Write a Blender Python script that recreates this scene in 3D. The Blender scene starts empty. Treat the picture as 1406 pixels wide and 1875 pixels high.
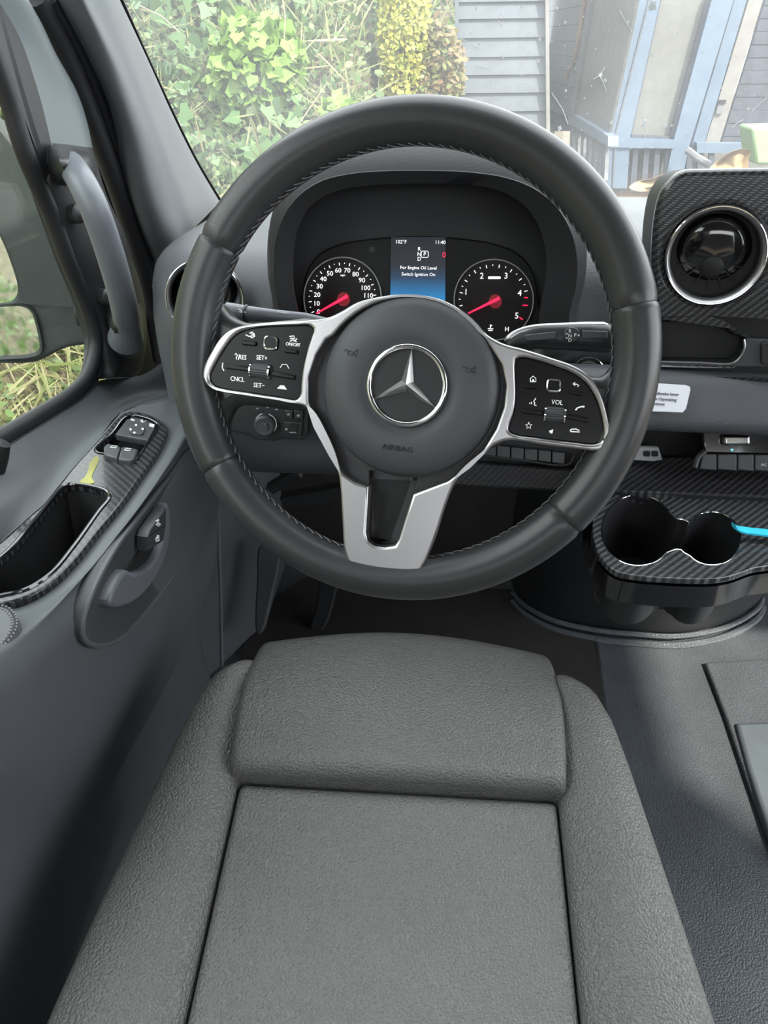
import bpy, bmesh, math, random
import numpy as np
from mathutils import Vector, Matrix
random.seed(7)
rng = np.random.default_rng(7)
S = bpy.context.scene
COL = S.collection

# ------------------------------------------------------------------ camera, world, sun, exposure
F, CX, CY = 1408.0, 703.0, 937.5
PITCH, YAW = math.radians(32), math.radians(4)
CAM = np.array([0.0, 0.0, 1.15])
Dv = np.array([-math.sin(YAW)*math.cos(PITCH), math.cos(YAW)*math.cos(PITCH), -math.sin(PITCH)])
Rv = np.array([math.cos(YAW), math.sin(YAW), 0.0])
Uv = np.cross(Rv, Dv)
cd = bpy.data.cameras.new('camera')
cd.sensor_fit = 'VERTICAL'; cd.sensor_height = 36.0; cd.sensor_width = 27.0
cd.lens = F/1875*36.0; cd.clip_start = 0.02; cd.clip_end = 200
co = bpy.data.objects.new('camera', cd); COL.objects.link(co)
co.matrix_world = Matrix(((Rv[0], Uv[0], -Dv[0], CAM[0]), (Rv[1], Uv[1], -Dv[1], CAM[1]), (Rv[2], Uv[2], -Dv[2], CAM[2]), (0, 0, 0, 1)))
S.camera = co

W = bpy.data.worlds.new('world'); S.world = W; W.use_nodes = True
nt = W.node_tree; nt.nodes.clear()
wo = nt.nodes.new('ShaderNodeOutputWorld'); bg = nt.nodes.new('ShaderNodeBackground')
sky = nt.nodes.new('ShaderNodeTexSky'); sky.sky_type = 'HOSEK_WILKIE'
sky.sun_direction = Vector((0.45, -0.55, 0.75)).normalized(); sky.turbidity = 5.0; sky.ground_albedo = 0.4
mixw = nt.nodes.new('ShaderNodeMix'); mixw.data_type = 'RGBA'; mixw.inputs[0].default_value = 0.75
nt.links.new(sky.outputs[0], mixw.inputs[6]); mixw.inputs[7].default_value = (0.97, 0.99, 1.0, 1)
nt.links.new(mixw.outputs[2], bg.inputs[0]); bg.inputs[1].default_value = 1.0
nt.links.new(bg.outputs[0], wo.inputs[0])
sd = bpy.data.lights.new('sun', 'SUN'); sd.energy = 1.3; sd.angle = math.radians(2.0); sd.color = (1.0, 0.93, 0.78)
so = bpy.data.objects.new('sun', sd); COL.objects.link(so)
so.rotation_euler = Vector((-0.45, 0.55, -0.75)).to_track_quat('-Z', 'Y').to_euler()
so.location = (4, -6, 9)
S.view_settings.view_transform = 'Standard'; S.view_settings.look = 'None'
S.view_settings.exposure = 2.75; S.view_settings.gamma = 1.0; S.view_settings.use_curve_mapping = False

# ------------------------------------------------------------------ pixel -> plane helpers (survey of the photograph onto real planes)
def ray(px, py): return Dv + Rv*((px-CX)/F) - Uv*((py-CY)/F)
def hit(px, py, p0, n):
    v = ray(px, py); n = np.asarray(n, float)
    return CAM + v*(((np.asarray(p0, float)-CAM) @ n)/(v @ n))
def onx(px, py, x): return hit(px, py, (x, 0, 0), (1, 0, 0))
def ony(px, py, y): return hit(px, py, (0, y, 0), (0, 1, 0))
def onz(px, py, z): return hit(px, py, (0, 0, z), (0, 0, 1))
class Plane:
    """A plane with its own 2D axes; off is measured along the normal."""
    def __init__(s, p0, n, ex=None):
        s.p0 = np.asarray(p0, float); s.n = np.asarray(n, float); s.n = s.n/np.linalg.norm(s.n)
        ex = np.array([1.0, 0, 0]) if ex is None else np.asarray(ex, float)
        ex = ex - s.n*(ex @ s.n); s.ex = ex/np.linalg.norm(ex); s.ey = np.cross(s.n, s.ex)
    def uv(s, px, py, off=0.0):
        q = hit(px, py, s.p0+s.n*off, s.n) - s.p0
        return (float(q @ s.ex), float(q @ s.ey))
    def w(s, u, v, off=0.0): return s.p0 + s.ex*u + s.ey*v + s.n*off
    def P(s, px, py, off=0.0): return hit(px, py, s.p0+s.n*off, s.n)
    def mat(s, off=0.0, o=None):
        o = s.p0+s.n*off if o is None else o
        return Matrix(((s.ex[0], s.ey[0], s.n[0], o[0]), (s.ex[1], s.ey[1], s.n[1], o[1]), (s.ex[2], s.ey[2], s.n[2], o[2]), (0, 0, 0, 1)))
def nrm(el, az=0.0):
    el, az = math.radians(el), math.radians(az)
    return np.array([-math.sin(az)*math.cos(el), -math.cos(az)*math.cos(el), math.sin(el)])

def catmull(pts, n, closed=False):
    p = np.asarray(pts, float); m = len(p)
    if m == 2 and not closed:
        t = np.linspace(0, 1, n)[:, None]; return p[0]*(1-t)+p[1]*t
    seg = m if closed else m-1
    g = (lambda i: p[i % m]) if closed else (lambda i: p[0]*2-p[1] if i < 0 else (p[-1]*2-p[-2] if i >= m else p[i]))
    out = []
    dense = 12
    for i in range(seg):
        a, b, c, d = g(i-1), g(i), g(i+1), g(i+2)
        # centripetal parametrisation keeps uneven points from overshooting
        t0 = 0; t1 = t0+max(np.linalg.norm(b-a), 1e-9)**.5; t2 = t1+max(np.linalg.norm(c-b), 1e-9)**.5; t3 = t2+max(np.linalg.norm(d-c), 1e-9)**.5
        for k in range(dense):
            t = t1+(t2-t1)*k/dense
            A1 = (t1-t)/(t1-t0)*a+(t-t0)/(t1-t0)*b; A2 = (t2-t)/(t2-t1)*b+(t-t1)/(t2-t1)*c; A3 = (t3-t)/(t3-t2)*c+(t-t2)/(t3-t2)*d
            B1 = (t2-t)/(t2-t0)*A1+(t-t0)/(t2-t0)*A2; B2 = (t3-t)/(t3-t1)*A2+(t-t1)/(t3-t1)*A3
            out.append((t2-t)/(t2-t1)*B1+(t-t1)/(t2-t1)*B2)
    out.append(p[0] if closed else p[-1])
    q = np.array(out); L = np.concatenate([[0], np.cumsum(np.linalg.norm(np.diff(q, axis=0), axis=1))])
    s = np.linspace(0, L[-1], n+1)[:-1] if closed else np.linspace(0, L[-1], n)
    return np.stack([np.interp(s, L, q[:, k]) for k in range(q.shape[1])], -1)

# ------------------------------------------------------------------ materials
M = {}
def nodes(name):
    m = bpy.data.materials.new(name); m.use_nodes = True; M[name] = m
    t = m.node_tree; b = t.nodes['Principled BSDF']
    return m, t, b
def pbr(name, col, rough=.5, metal=0.0, spec=.5, coat=0.0, bump=None, var=0.0, emit=None, estr=1.0, coatr=.05):
    """bump = (kind, scale, strength, distance)"""
    m, t, b = nodes(name)
    b.inputs['Base Color'].default_value = (*col, 1); b.inputs['Roughness'].default_value = rough
    b.inputs['Metallic'].default_value = metal; b.inputs['Specular IOR Level'].default_value = spec
    b.inputs['Coat Weight'].default_value = coat; b.inputs['Coat Roughness'].default_value = coatr
    if emit: b.inputs['Emission Color'].default_value = (*emit, 1); b.inputs['Emission Strength'].default_value = estr
    tc = t.nodes.new('ShaderNodeTexCoord')
    if var:
        nz = t.nodes.new('ShaderNodeTexNoise'); nz.inputs['Scale'].default_value = 14; nz.inputs['Detail'].default_value = 5
        t.links.new(tc.outputs['Object'], nz.inputs['Vector'])
        rp = t.nodes.new('ShaderNodeMapRange'); rp.inputs[1].default_value = .3; rp.inputs[2].default_value = .7; rp.inputs[3].default_value = 1-var; rp.inputs[4].default_value = 1+var
        t.links.new(nz.outputs[0], rp.inputs[0])
        mx = t.nodes.new('ShaderNodeMix'); mx.data_type = 'RGBA'; mx.blend_type = 'MULTIPLY'; mx.inputs[0].default_value = 1
        mx.inputs[6].default_value = (*col, 1); t.links.new(rp.outputs[0], mx.inputs[7]); t.links.new(mx.outputs[2], b.inputs['Base Color'])
    if bump:
        k, sc, st, ds = bump
        if k == 'leather':
            nz = t.nodes.new('ShaderNodeTexNoise'); nz.inputs['Scale'].default_value = sc*.5
            t.links.new(tc.outputs['Object'], nz.inputs['Vector'])
            ad = t.nodes.new('ShaderNodeVectorMath'); ad.operation = 'MULTIPLY_ADD'; ad.inputs[1].default_value = (.3/sc,)*3
            t.links.new(nz.outputs['Color'], ad.inputs[0]); t.links.new(tc.outputs['Object'], ad.inputs[2])
            v = t.nodes.new('ShaderNodeTexVoronoi'); v.feature = 'SMOOTH_F1'; v.inputs['Scale'].default_value = sc; v.inputs['Smoothness'].default_value = .35
            t.links.new(ad.outputs[0], v.inputs['Vector'])
            inv = t.nodes.new('ShaderNodeMath'); inv.operation = 'MULTIPLY'; inv.inputs[1].default_value = -1; t.links.new(v.outputs['Distance'], inv.inputs[0]); h = inv.outputs[0]
        else:
            nz = t.nodes.new('ShaderNodeTexNoise'); nz.inputs['Scale'].default_value = sc; nz.inputs['Detail'].default_value = 3
            t.links.new(tc.outputs['Object'], nz.inputs['Vector']); h = nz.outputs[0]
        bp = t.nodes.new('ShaderNodeBump'); bp.inputs['Strength'].default_value = st; bp.inputs['Distance'].default_value = ds
        t.links.new(h, bp.inputs['Height']); t.links.new(bp.outputs[0], b.inputs['Normal'])
    return m
pbr('dash', (.075, .08, .09), .52, bump=('leather', 420, .35, .0006), var=.06)
pbr('hood_black', (.016, .0165, .018), .6, bump=('leather', 420, .3, .0005))
pbr('dash_dark', (.022, .023, .026), .5, bump=('noise', 900, .2, .0004))
pbr('trim', (.082, .090, .100), .5, bump=('noise', 1100, .18, .0004), var=.05)
pbr('pillar', (.115, .122, .13), .72, bump=('noise', 1400, .2, .0004), var=.05)
pbr('rubber', (.012, .012, .014), .55)
pbr('painted_metal', (.13, .155, .165), .42, coat=.3, var=.04)
pbr('handle', (.13, .14, .16), .42, bump=('noise', 900, .1, .0003))
pbr('wheel_leather', (.034, .035, .037), .35, bump=('leather', 900, .12, .0004), var=.08)
pbr('hub_plastic', (.060, .063, .070), .50, bump=('noise', 1500, .18, .0003))
pbr('seat_leather', (.122, .124, .117), .36, bump=('leather', 430, .8, .0016), var=.03)
pbr('seat_panel', (.136, .138, .133), .38, bump=('leather', 430, .8, .0016), var=.03)
pbr('silver', (.50, .49, .50), .36, metal=1.0, bump=('noise', 2500, .05, .0001))
pbr('chrome', (.86, .87, .88), .07, metal=1.0)
pbr('star_chrome', (.92, .92, .92), .28, metal=1.0)
pbr('gloss_black', (.006, .006, .007), .12, coat=1.0)
pbr('matte_black', (.008, .008, .009), .65)
pbr('black_plastic', (.02, .02, .022), .42, bump=('noise', 1200, .15, .0003))
pbr('button', (.045, .047, .052), .45)
pbr('thread', (.16, .16, .17), .7)
pbr('pod_black', (.006, .006, .007), .28, spec=.22)
pbr('trim_dark', (.05, .054, .06), .5, bump=('noise', 1100, .18, .0004))
pbr('ring_grey', (.42, .42, .42), .4)
pbr('icon_lit', (.85, .85, .86), .5, emit=(1, 1, 1), estr=.045)
pbr('sticker', (.72, .74, .80), .5)
pbr('ink', (.16, .16, .20), .6)
pbr('white_print', (.8, .8, .82), .5)
pbr('dim_print', (.28, .29, .31), .6)
pbr('lit_print', (.9, .9, .9), .5, emit=(1, .96, .98), estr=.17)
pbr('lit_red', (.8, .02, .05), .4, emit=(1, .02, .09), estr=.22)
pbr('lit_red_dim', (.2, .01, .02), .4, emit=(1, .03, .08), estr=.012)
pbr('usb_grey', (.42, .43, .46), .5)
pbr('cyan', (.03, .62, .85), .5)
pbr('yellow_smear', (.26, .25, .06), .45, var=.4)
pbr('floor_vinyl', (.085, .095, .108), .32, bump=('leather', 380, .8, .0011), var=.12)
pbr('floor_mat', (.10, .12, .14), .5, bump=('noise', 700, .6, .001), var=.12)
pbr('carpet', (.028, .025, .024), .95, bump=('noise', 900, .9, .002), var=.2)
pbr('headliner', (.30, .30, .30), .9)
pbr('soil', (0.088, 0.072, 0.047), .95, bump=('noise', 20, 1, .03), var=.4)
pbr('dead_leaf', (0.275, 0.182, 0.088), .6, bump=('noise', 120, .5, .001), var=.25)
pbr('siding', (0.084, 0.094, 0.114), .7, bump=('noise', 60, .3, .002), var=.12)
pbr('post_blue', (0.086, 0.119, 0.172), .6, var=.08)
pbr('pale_trim', (0.165, 0.155, 0.149), .65, var=.1)
pbr('screen_mesh', (0.115, 0.112, 0.108), .9, bump=('noise', 160, .6, .002), var=.12)
pbr('screen_pale', (0.127, 0.124, 0.118), .9, bump=('noise', 120, .4, .002), var=.08)
pbr('dark_board', (0.050, 0.055, 0.072), .8, var=.2)
pbr('terracotta', (0.185, 0.119, 0.093), .7, var=.1)
pbr('grey_wood', (0.121, 0.121, 0.132), .85, var=.2)
pbr('cowl', (.02, .02, .022), .6)
pbr('splat', (.85, .87, .9), .8)
pbr('grab_housing', (.016, .022, .021), .5, var=.25)
pbr('mirror_glass', (.85, .9, .88), .03, metal=1.0)
pbr('branch', (.30, .24, .16), .85, var=.2)
pbr('straw', (.60, .52, .34), .85, var=.2)

def carbon(name, ax='XZ', tile=.0022, rough=.22, coat=.5, flip=False, lo=(.006, .006, .007), hi=(.05, .052, .058)):
    m, t, b = nodes(name)
    N = t.nodes.new; L = t.links.new
    tc = N('ShaderNodeTexCoord'); sp = N('ShaderNodeSeparateXYZ'); L(tc.outputs['Object'], sp.inputs[0])
    def mth(op, a, bb=None, c=None):
        x = N('ShaderNodeMath'); x.operation = op
        for i, q in enumerate((a, bb, c)):
            if q is None: continue
            if isinstance(q, (int, float)): x.inputs[i].default_value = q
            else: L(q, x.inputs[i])
        return x.outputs[0]
    idx = {'X': 0, 'Y': 1, 'Z': 2}
    u = mth('DIVIDE', sp.outputs[idx[ax[0]]], tile); v = mth('DIVIDE', sp.outputs[idx[ax[1]]], tile)
    s = mth('FRACT', mth('DIVIDE', mth('SUBTRACT' if flip else 'ADD', mth('FLOOR', u), mth('FLOOR', v)), 4.0))
    over = mth('LESS_THAN', s, .49)
    fu, fv = mth('FRACT', u), mth('FRACT', v)
    bu = mth('MULTIPLY', mth('MULTIPLY', fu, mth('SUBTRACT', 1.0, fu)), 4.0)
    bv = mth('MULTIPLY', mth('MULTIPLY', fv, mth('SUBTRACT', 1.0, fv)), 4.0)
    mx = N('ShaderNodeMix'); mx.data_type = 'FLOAT'; L(over, mx.inputs[0]); L(mth('MULTIPLY', bu, .25), mx.inputs[2]); L(bv, mx.inputs[3])
    cr = N('ShaderNodeMix'); cr.data_type = 'RGBA'; L(mx.outputs[0], cr.inputs[0]); cr.inputs[6].default_value = (*lo, 1); cr.inputs[7].default_value = (*hi, 1)
    L(cr.outputs[2], b.inputs['Base Color']); b.inputs['Roughness'].default_value = rough
    bp = N('ShaderNodeBump'); bp.inputs['Strength'].default_value = .25; bp.inputs['Distance'].default_value = .0003
    L(mx.outputs[0], bp.inputs['Height']); L(bp.outputs[0], b.inputs['Normal'])
    b.inputs['Coat Weight'].default_value = coat; b.inputs['Specular IOR Level'].default_value = .3 if coat < .3 else .5; b.inputs['Coat Roughness'].default_value = .08
    return m
carbon('carbon_front', 'XZ', .0021, flip=True, hi=(.06, .062, .068))
carbon('carbon_door', 'XY', .0024, coat=.25, hi=(.065, .068, .075))
carbon('carbon_top', 'XY', .0024, flip=True, hi=(.13, .135, .145))
carbon('carbon_matte', 'XZ', .0021, .5, 0.0, flip=True, hi=(.04, .041, .046))
carbon('carbon_shelf', 'XY', .0024, .45, .1, flip=True, hi=(.08, .082, .09))

def glass_mat(name, tint, film):
    m = bpy.data.materials.new(name); m.use_nodes = True; M[name] = m
    t = m.node_tree; t.nodes.clear(); N = t.nodes.new; L = t.links.new
    o = N('ShaderNodeOutputMaterial'); tr = N('ShaderNodeBsdfTransparent'); tr.inputs[0].default_value = (*tint, 1)
    gl = N('ShaderNodeBsdfGlossy'); gl.inputs['Roughness'].default_value = .02
    fr = N('ShaderNodeLayerWeight'); fr.inputs[0].default_value = .5
    pw_ = N('ShaderNodeMath'); pw_.operation = 'POWER'; pw_.inputs[1].default_value = 5; L(fr.outputs['Facing'], pw_.inputs[0])
    ma_ = N('ShaderNodeMath'); ma_.operation = 'MULTIPLY_ADD'; ma_.inputs[1].default_value = .6; ma_.inputs[2].default_value = .02; L(pw_.outputs[0], ma_.inputs[0])
    m1 = N('ShaderNodeMixShader'); L(ma_.outputs[0], m1.inputs[0]); L(tr.outputs[0], m1.inputs[1]); L(gl.outputs[0], m1.inputs[2])
    tl = N('ShaderNodeBsdfTranslucent'); tl.inputs[0].default_value = (.85, .88, .9, 1)
    tc = N('ShaderNodeTexCoord'); nz = N('ShaderNodeTexNoise'); nz.inputs['Scale'].default_value = 7; nz.inputs['Detail'].default_value = 6; L(tc.outputs['Object'], nz.inputs['Vector'])
    mr = N('ShaderNodeMapRange'); mr.inputs[1].default_value = .25; mr.inputs[2].default_value = .75; mr.inputs[3].default_value = film*.7; mr.inputs[4].default_value = film*1.3
    L(nz.outputs[0], mr.inputs[0])
    m2 = N('ShaderNodeMixShader'); L(mr.outputs[0], m2.inputs[0]); L(m1.outputs[0], m2.inputs[1]); L(tl.outputs[0], m2.inputs[2])
    L(m2.outputs[0], o.inputs[0]); return m
glass_mat('dusty_glass', (.97, .985, .98), .036)
glass_mat('side_glass', (.95, .98, .96), .003)
glass_mat('lens_glass', (.97, .97, .97), .004)

def leaf_mat(name, ramp, trans=.35):
    m = bpy.data.materials.new(name); m.use_nodes = True; M[name] = m
    t = m.node_tree; t.nodes.clear(); N = t.nodes.new; L = t.links.new
    o = N('ShaderNodeOutputMaterial'); g = N('ShaderNodeNewGeometry'); cr = N('ShaderNodeValToRGB')
    e = cr.color_ramp.elements
    while len(e) < len(ramp): e.new(.5)
    for i, c in enumerate(ramp): e[i].position = i/(len(ramp)-1); e[i].color = (c[0]*.5, c[1]*.5, c[2]*.5, 1)
    L(g.outputs['Random Per Island'], cr.inputs[0])
    d = N('ShaderNodeBsdfPrincipled'); d.inputs['Roughness'].default_value = .5; L(cr.outputs[0], d.inputs['Base Color'])
    tl = N('ShaderNodeBsdfTranslucent'); L(cr.outputs[0], tl.inputs[0])
    mx = N('ShaderNodeMixShader'); mx.inputs[0].default_value = trans; L(d.outputs[0], mx.inputs[1]); L(tl.outputs[0], mx.inputs[2]); L(mx.outputs[0], o.inputs[0])
    return m
leaf_mat('vine_leaf', [(.10, .20, .05), (.20, .34, .10), (.26, .42, .14), (.34, .46, .18), (.20, .32, .16), (.42, .42, .22), (.15, .26, .08)])
leaf_mat('ivy_leaf', [(.18, .34, .12), (.26, .44, .16), (.22, .36, .2)])
leaf_mat('bright_leaf', [(.30, .52, .08), (.38, .60, .12), (.26, .46, .08)])
leaf_mat('yellow_leaf', [(.75, .72, .10), (1.0, .92, .16), (.55, .66, .12), (.85, .74, .14), (.45, .55, .10)])
leaf_mat('russet_leaf', [(.36, .30, .10), (.44, .26, .14), (.30, .36, .10), (.40, .34, .16)])
leaf_mat('hollow_shade_leaf', [(.06, .10, .04), (.10, .15, .07), (.14, .18, .09)])  # shade of the hollow in the bank is put into these leaf colours
leaf_mat('grass_blade', [(.44, .42, .20), (.60, .54, .32), (.34, .42, .14), (.52, .50, .26)])

# ------------------------------------------------------------------ mesh helpers
class MB:
    def __init__(s): s.v = []; s.f = []
    def add(s, v, f):
        o = len(s.v); s.v += [tuple(map(float, q)) for q in v]; s.f += [tuple(i+o for i in q) for q in f]; return s
    def box(s, c, size, ax=None):
        c = np.asarray(c, float); h = np.asarray(size, float)/2
        A = np.eye(3) if ax is None else np.asarray(ax, float)
        v = [c+A[0]*h[0]*i+A[1]*h[1]*j+A[2]*h[2]*k for i in (-1, 1) for j in (-1, 1) for k in (-1, 1)]
        return s.add(v, [(0, 1, 3, 2), (4, 6, 7, 5), (0, 4, 5, 1), (2, 3, 7, 6), (0, 2, 6, 4), (1, 5, 7, 3)])
    def loft(s, rings, cu=True, cv=False, caps=False):
        """rings: list of equal-length point rings. cu closes each ring, cv closes the row of rings."""
        n = len(rings[0]); m = len(rings); f = []
        for i in range(m if cv else m-1):
            for j in range(n if cu else n-1):
                a, b = i*n+j, i*n+(j+1) % n; i2 = (i+1) % m
                f.append((a, b, i2*n+(j+1) % n, i2*n+j))
        if caps: f.append(tuple(range(n))[::-1]); f.append(tuple((m-1)*n+k for k in range(n)))
        return s.add([p for r in rings for p in r], f)
    def tube(s, path, r, n=10, closed=False, caps=True):
        p = np.asarray(path, float); m = len(p); r = np.broadcast_to(np.asarray(r, float), (m,))
        t = np.roll(p, -1, 0)-np.roll(p, 1, 0) if closed else np.gradient(p, axis=0)
        t /= np.linalg.norm(t, axis=1)[:, None]+1e-12
        up = np.array([0, 0, 1.0]) if abs(t[0][2]) < .9 else np.array([0, 1.0, 0]); rings = []
        e = np.cross(t[0], up); e /= np.linalg.norm(e)
        for i in range(m):
            e = e-t[i]*(e @ t[i]); e /= np.linalg.norm(e); g = np.cross(t[i], e)
            rings.append([p[i]+r[i]*(math.cos(a)*e+math.sin(a)*g) for a in np.linspace(0, 2*math.pi, n, endpoint=False)])
        return s.loft(rings, True, closed, caps and not closed)
    def lathe(s, prof, o, ax, n=48, closed_prof=False, caps=False):
        """prof: (radius, height along ax)"""
        o = np.asarray(o, float); ax = np.asarray(ax, float)/np.linalg.norm(ax)
        e = np.cross(ax, [1, 0, 0]) if abs(ax[0]) < .9 else np.cross(ax, [0, 1, 0]); e /= np.linalg.norm(e); g = np.cross(ax, e)
        rings = [[o+ax*h+r*(math.cos(a)*e+math.sin(a)*g) for a in np.linspace(0, 2*math.pi, n, endpoint=False)] for r, h in prof]
        return s.loft(rings, True, closed_prof, caps)
    def prism(s, loop, vec):
        loop = [np.asarray(q, float) for q in loop]; vec = np.asarray(vec, float); n = len(loop)
        v = loop+[q+vec for q in loop]
        return s.add(v, [tuple(range(n))[::-1], tuple(range(n, 2*n))]+[(i, (i+1) % n, (i+1) % n+n, i+n) for i in range(n)])
    def mesh(s, name):
        me = bpy.data.meshes.new(name); me.from_pydata(s.v, [], s.f); me.update(); return me
WM = {}
def finish(me, ang=38, flip_fix=True):
    bm = bmesh.new(); bm.from_mesh(me)
    if flip_fix: bmesh.ops.recalc_face_normals(bm, faces=bm.faces)
    th = math.radians(ang)
    for e in bm.edges:
        e.smooth = not (len(e.link_faces) == 2 and e.calc_face_angle(0) > th)
    for f in bm.faces: f.smooth = True
    bm.to_mesh(me); bm.free(); me.update()
def thing(name, loc, label=None, cat=None, group=None, kind=None):
    o = bpy.data.objects.new(name, None); o.empty_display_size = .05; COL.objects.link(o)
    o.location = Vector([float(q) for q in loc]); WM[o.name] = Matrix.Translation(o.location)
    tag(o, label, cat, group, kind); return o
def tag(o, label=None, cat=None, group=None, kind=None):
    if label: o['label'] = label
    if cat: o['category'] = cat
    if group: o['group'] = group
    if kind: o['kind'] = kind
    return o
def place(name, me, mat, parent=None, label=None, kind=None, bevel=0, seg=2, ang=38, flip=True, sub=0, center=True):
    c = Vector((0, 0, 0))
    if center:
        co_ = np.empty(len(me.vertices)*3); me.vertices.foreach_get('co', co_); co_ = co_.reshape(-1, 3)
        c = Vector(((co_.max(0)+co_.min(0))/2).tolist()); co_ -= np.array(c); me.vertices.foreach_set('co', co_.ravel())
    finish(me, ang, flip)
    me.materials.clear(); me.materials.append(M[mat])
    o = bpy.data.objects.new(name, me); COL.objects.link(o)
    o.location = c; WM[o.name] = Matrix.Translation(c)
    if parent is not None:
        o.parent = parent; o.matrix_parent_inverse = WM[parent.name].inverted()
    if bevel:
        b = o.modifiers.new('bevel', 'BEVEL'); b.width = bevel; b.segments = seg; b.limit_method = 'ANGLE'; b.angle_limit = math.radians(35)
    if sub:
        b = o.modifiers.new('subsurf', 'SUBSURF'); b.levels = sub; b.render_levels = sub
    return tag(o, label, None, None, kind)
def obj(name, mb, mat, parent=None, **k): return place(name, mb.mesh(name), mat, parent, **k)

def plate(name, loops, pl, off, thick, bev, mat, parent=None, smooth=True, n=80, px=True, label=None, kind=None):
    """flat part cut from loops (first outer, then holes; pixels on the plane, or plane units when px=False); its face lies at off, its body behind it"""
    c = bpy.data.curves.new(name, 'CURVE'); c.dimensions = '2D'; c.fill_mode = 'BOTH'
    for lp in loops:
        q = np.array([pl.uv(a, b, off) for a, b in lp]) if px else np.asarray(lp, float)
        if smooth: q = catmull(q, n, True)
        sp = c.splines.new('POLY'); sp.points.add(len(q)-1); sp.use_cyclic_u = True
        for i, (a, b) in enumerate(q): sp.points[i].co = (a, b, 0, 1)
    c.extrude = max(thick/2-bev, 1e-5); c.bevel_depth = bev; c.bevel_resolution = 2; c.offset = -bev
    o = bpy.data.objects.new('tmp', c); me = bpy.data.meshes.new_from_object(o); bpy.data.objects.remove(o)
    me.transform(pl.mat(off-thick/2)); me.name = name
    return place(name, me, mat, parent, label=label, kind=kind, flip=False, ang=50)
def rrect(cx, cy, w, h, r, rot=0, n=5):
    out = []
    for sx, sy, a0 in ((1, 1, 0), (-1, 1, 90), (-1, -1, 180), (1, -1, 270)):
        for k in range(n):
            a = math.radians(a0+90*k/(n-1)); out.append((sx*(w/2-r)+r*math.cos(a), sy*(h/2-r)+r*math.sin(a)))
    c, s = math.cos(math.radians(rot)), math.sin(math.radians(rot))
    return [(cx+x*c-y*s, cy+x*s+y*c) for x, y in out]
def circ(cx, cy, rx, ry=None, n=48):
    ry = ry or rx
    return [(cx+rx*math.cos(a), cy+ry*math.sin(a)) for a in np.linspace(0, 2*math.pi, n, endpoint=False)]
def text(s, pl, px, py, hpx, mat, parent, off=.0006, rot=0, name='lettering', wide=1.0, thick=.0004):
    """lettering whose capitals are hpx pixels high, centred on a pixel of the plane"""
    u0, v0 = pl.uv(px, py, off); u1, v1 = pl.uv(px, py-hpx, off); h = math.hypot(u1-u0, v1-v0)
    c = bpy.data.curves.new(name, 'FONT'); c.body = s; c.size = h/.70; c.align_x = 'CENTER'; c.align_y = 'CENTER'; c.extrude = thick; c.resolution_u = 2
    o = bpy.data.objects.new('tmp', c); me = bpy.data.meshes.new_from_object(o); bpy.data.objects.remove(o)
    if len(me.vertices) == 0: return None
    R = Matrix.Rotation(math.radians(rot), 4, 'Z') @ Matrix.Diagonal((wide, 1, 1, 1))
    me.transform(pl.mat(o=pl.w(u0, v0, off)) @ R); me.name = name
    return place(name, me, mat, parent, flip=False)
def strokes(name, pl, lines, wpx, mat, parent, off=.0006):
    """small drawn symbol: pixel polylines as raised strokes"""
    mb = MB()
    a, b = pl.uv(*lines[0][0], off), pl.uv(lines[0][0][0]+wpx, lines[0][0][1], off); w = math.hypot(a[0]-b[0], a[1]-b[1])/2
    for ln in lines:
        mb.tube([pl.P(x, y, off) for x, y in ln], w, 5)
    return obj(name, mb, mat, parent)
def blob(name, pl, loop, mat, parent, off=.0006, thick=.0005, smooth=False):
    return plate(name, [loop], pl, off, thick, 0, mat, parent, smooth=smooth)
def surf(lines, nu, nv):
    """smooth surface through feature lines (each a list of 3D points)"""
    q = [catmull(l, nu) for l in lines]
    per = max(2, nv//(len(lines)-1)); cols = []
    for i in range(nu):
        p = [r[i] for r in q]; p = [2*p[0]-p[1]]+p+[2*p[-1]-p[-2]]; c = []
        for k in range(1, len(p)-2):
            for t in np.arange(per)/per:
                a, b, d, e = p[k-1], p[k], p[k+1], p[k+2]
                m0, m1 = (d-a)*.5, (e-b)*.5
                L_ = np.linalg.norm(d-b); m0 = m0*min(1, 1.5*L_/(np.linalg.norm(m0)+1e-9)); m1 = m1*min(1, 1.5*L_/(np.linalg.norm(m1)+1e-9))
                c.append((2*t**3-3*t*t+1)*b+(t**3-2*t*t+t)*m0+(3*t*t-2*t**3)*d+(t**3-t*t)*m1)
        c.append(p[-2]); cols.append(c)
    mb = MB(); mb.loft(cols, False, False); return mb

# ================================================================== THE SETTING
XL, XR = -.45, 1.35            # inner faces of the two doors
FZ = .10                       # cab floor
fl = MB(); fl.box(((XL+XR)/2, .2, FZ-.02), (XR-XL+.1, 3.0, .04))
floor = obj('floor', fl, 'floor_vinyl', label='dark grained vinyl cab floor'); tag(floor, kind='structure')
# toe board rising in the driver's footwell and across the cab
tb = MB(); tb.prism([(XL, 1.44, FZ), (XL, 1.62, .5), (XL, 1.66, .5), (XL, 1.50, FZ)], (XR-XL, 0, 0))
tag(obj('wall_front', tb, 'carpet', label='carpeted bulkhead at the front of the footwell'), kind='structure')

# windshield plane
WS = Plane((0, 1.523, .885), (0, -.30*1, -.355*1)); WS = Plane((0, 1.523, .885), np.cross((1, 0, 0), (0, -.355, .30)))
if WS.n[1] > 0: WS = Plane(WS.p0, -WS.n)
def ws(x, z): return np.array([x, 1.523-(z-.885)*1.183, z])
win = thing('window_1', (0.45, 1.5, .9), 'dusty windshield with insect splatter above the dashboard', kind='structure')
g = MB(); ZT = 1.62
g.prism([ws(-.46, .86), ws(1.36, .86), ws(1.36, ZT), ws(-.46, ZT)], WS.n*-.005)
obj('glass', g, 'dusty_glass', win)
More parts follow.
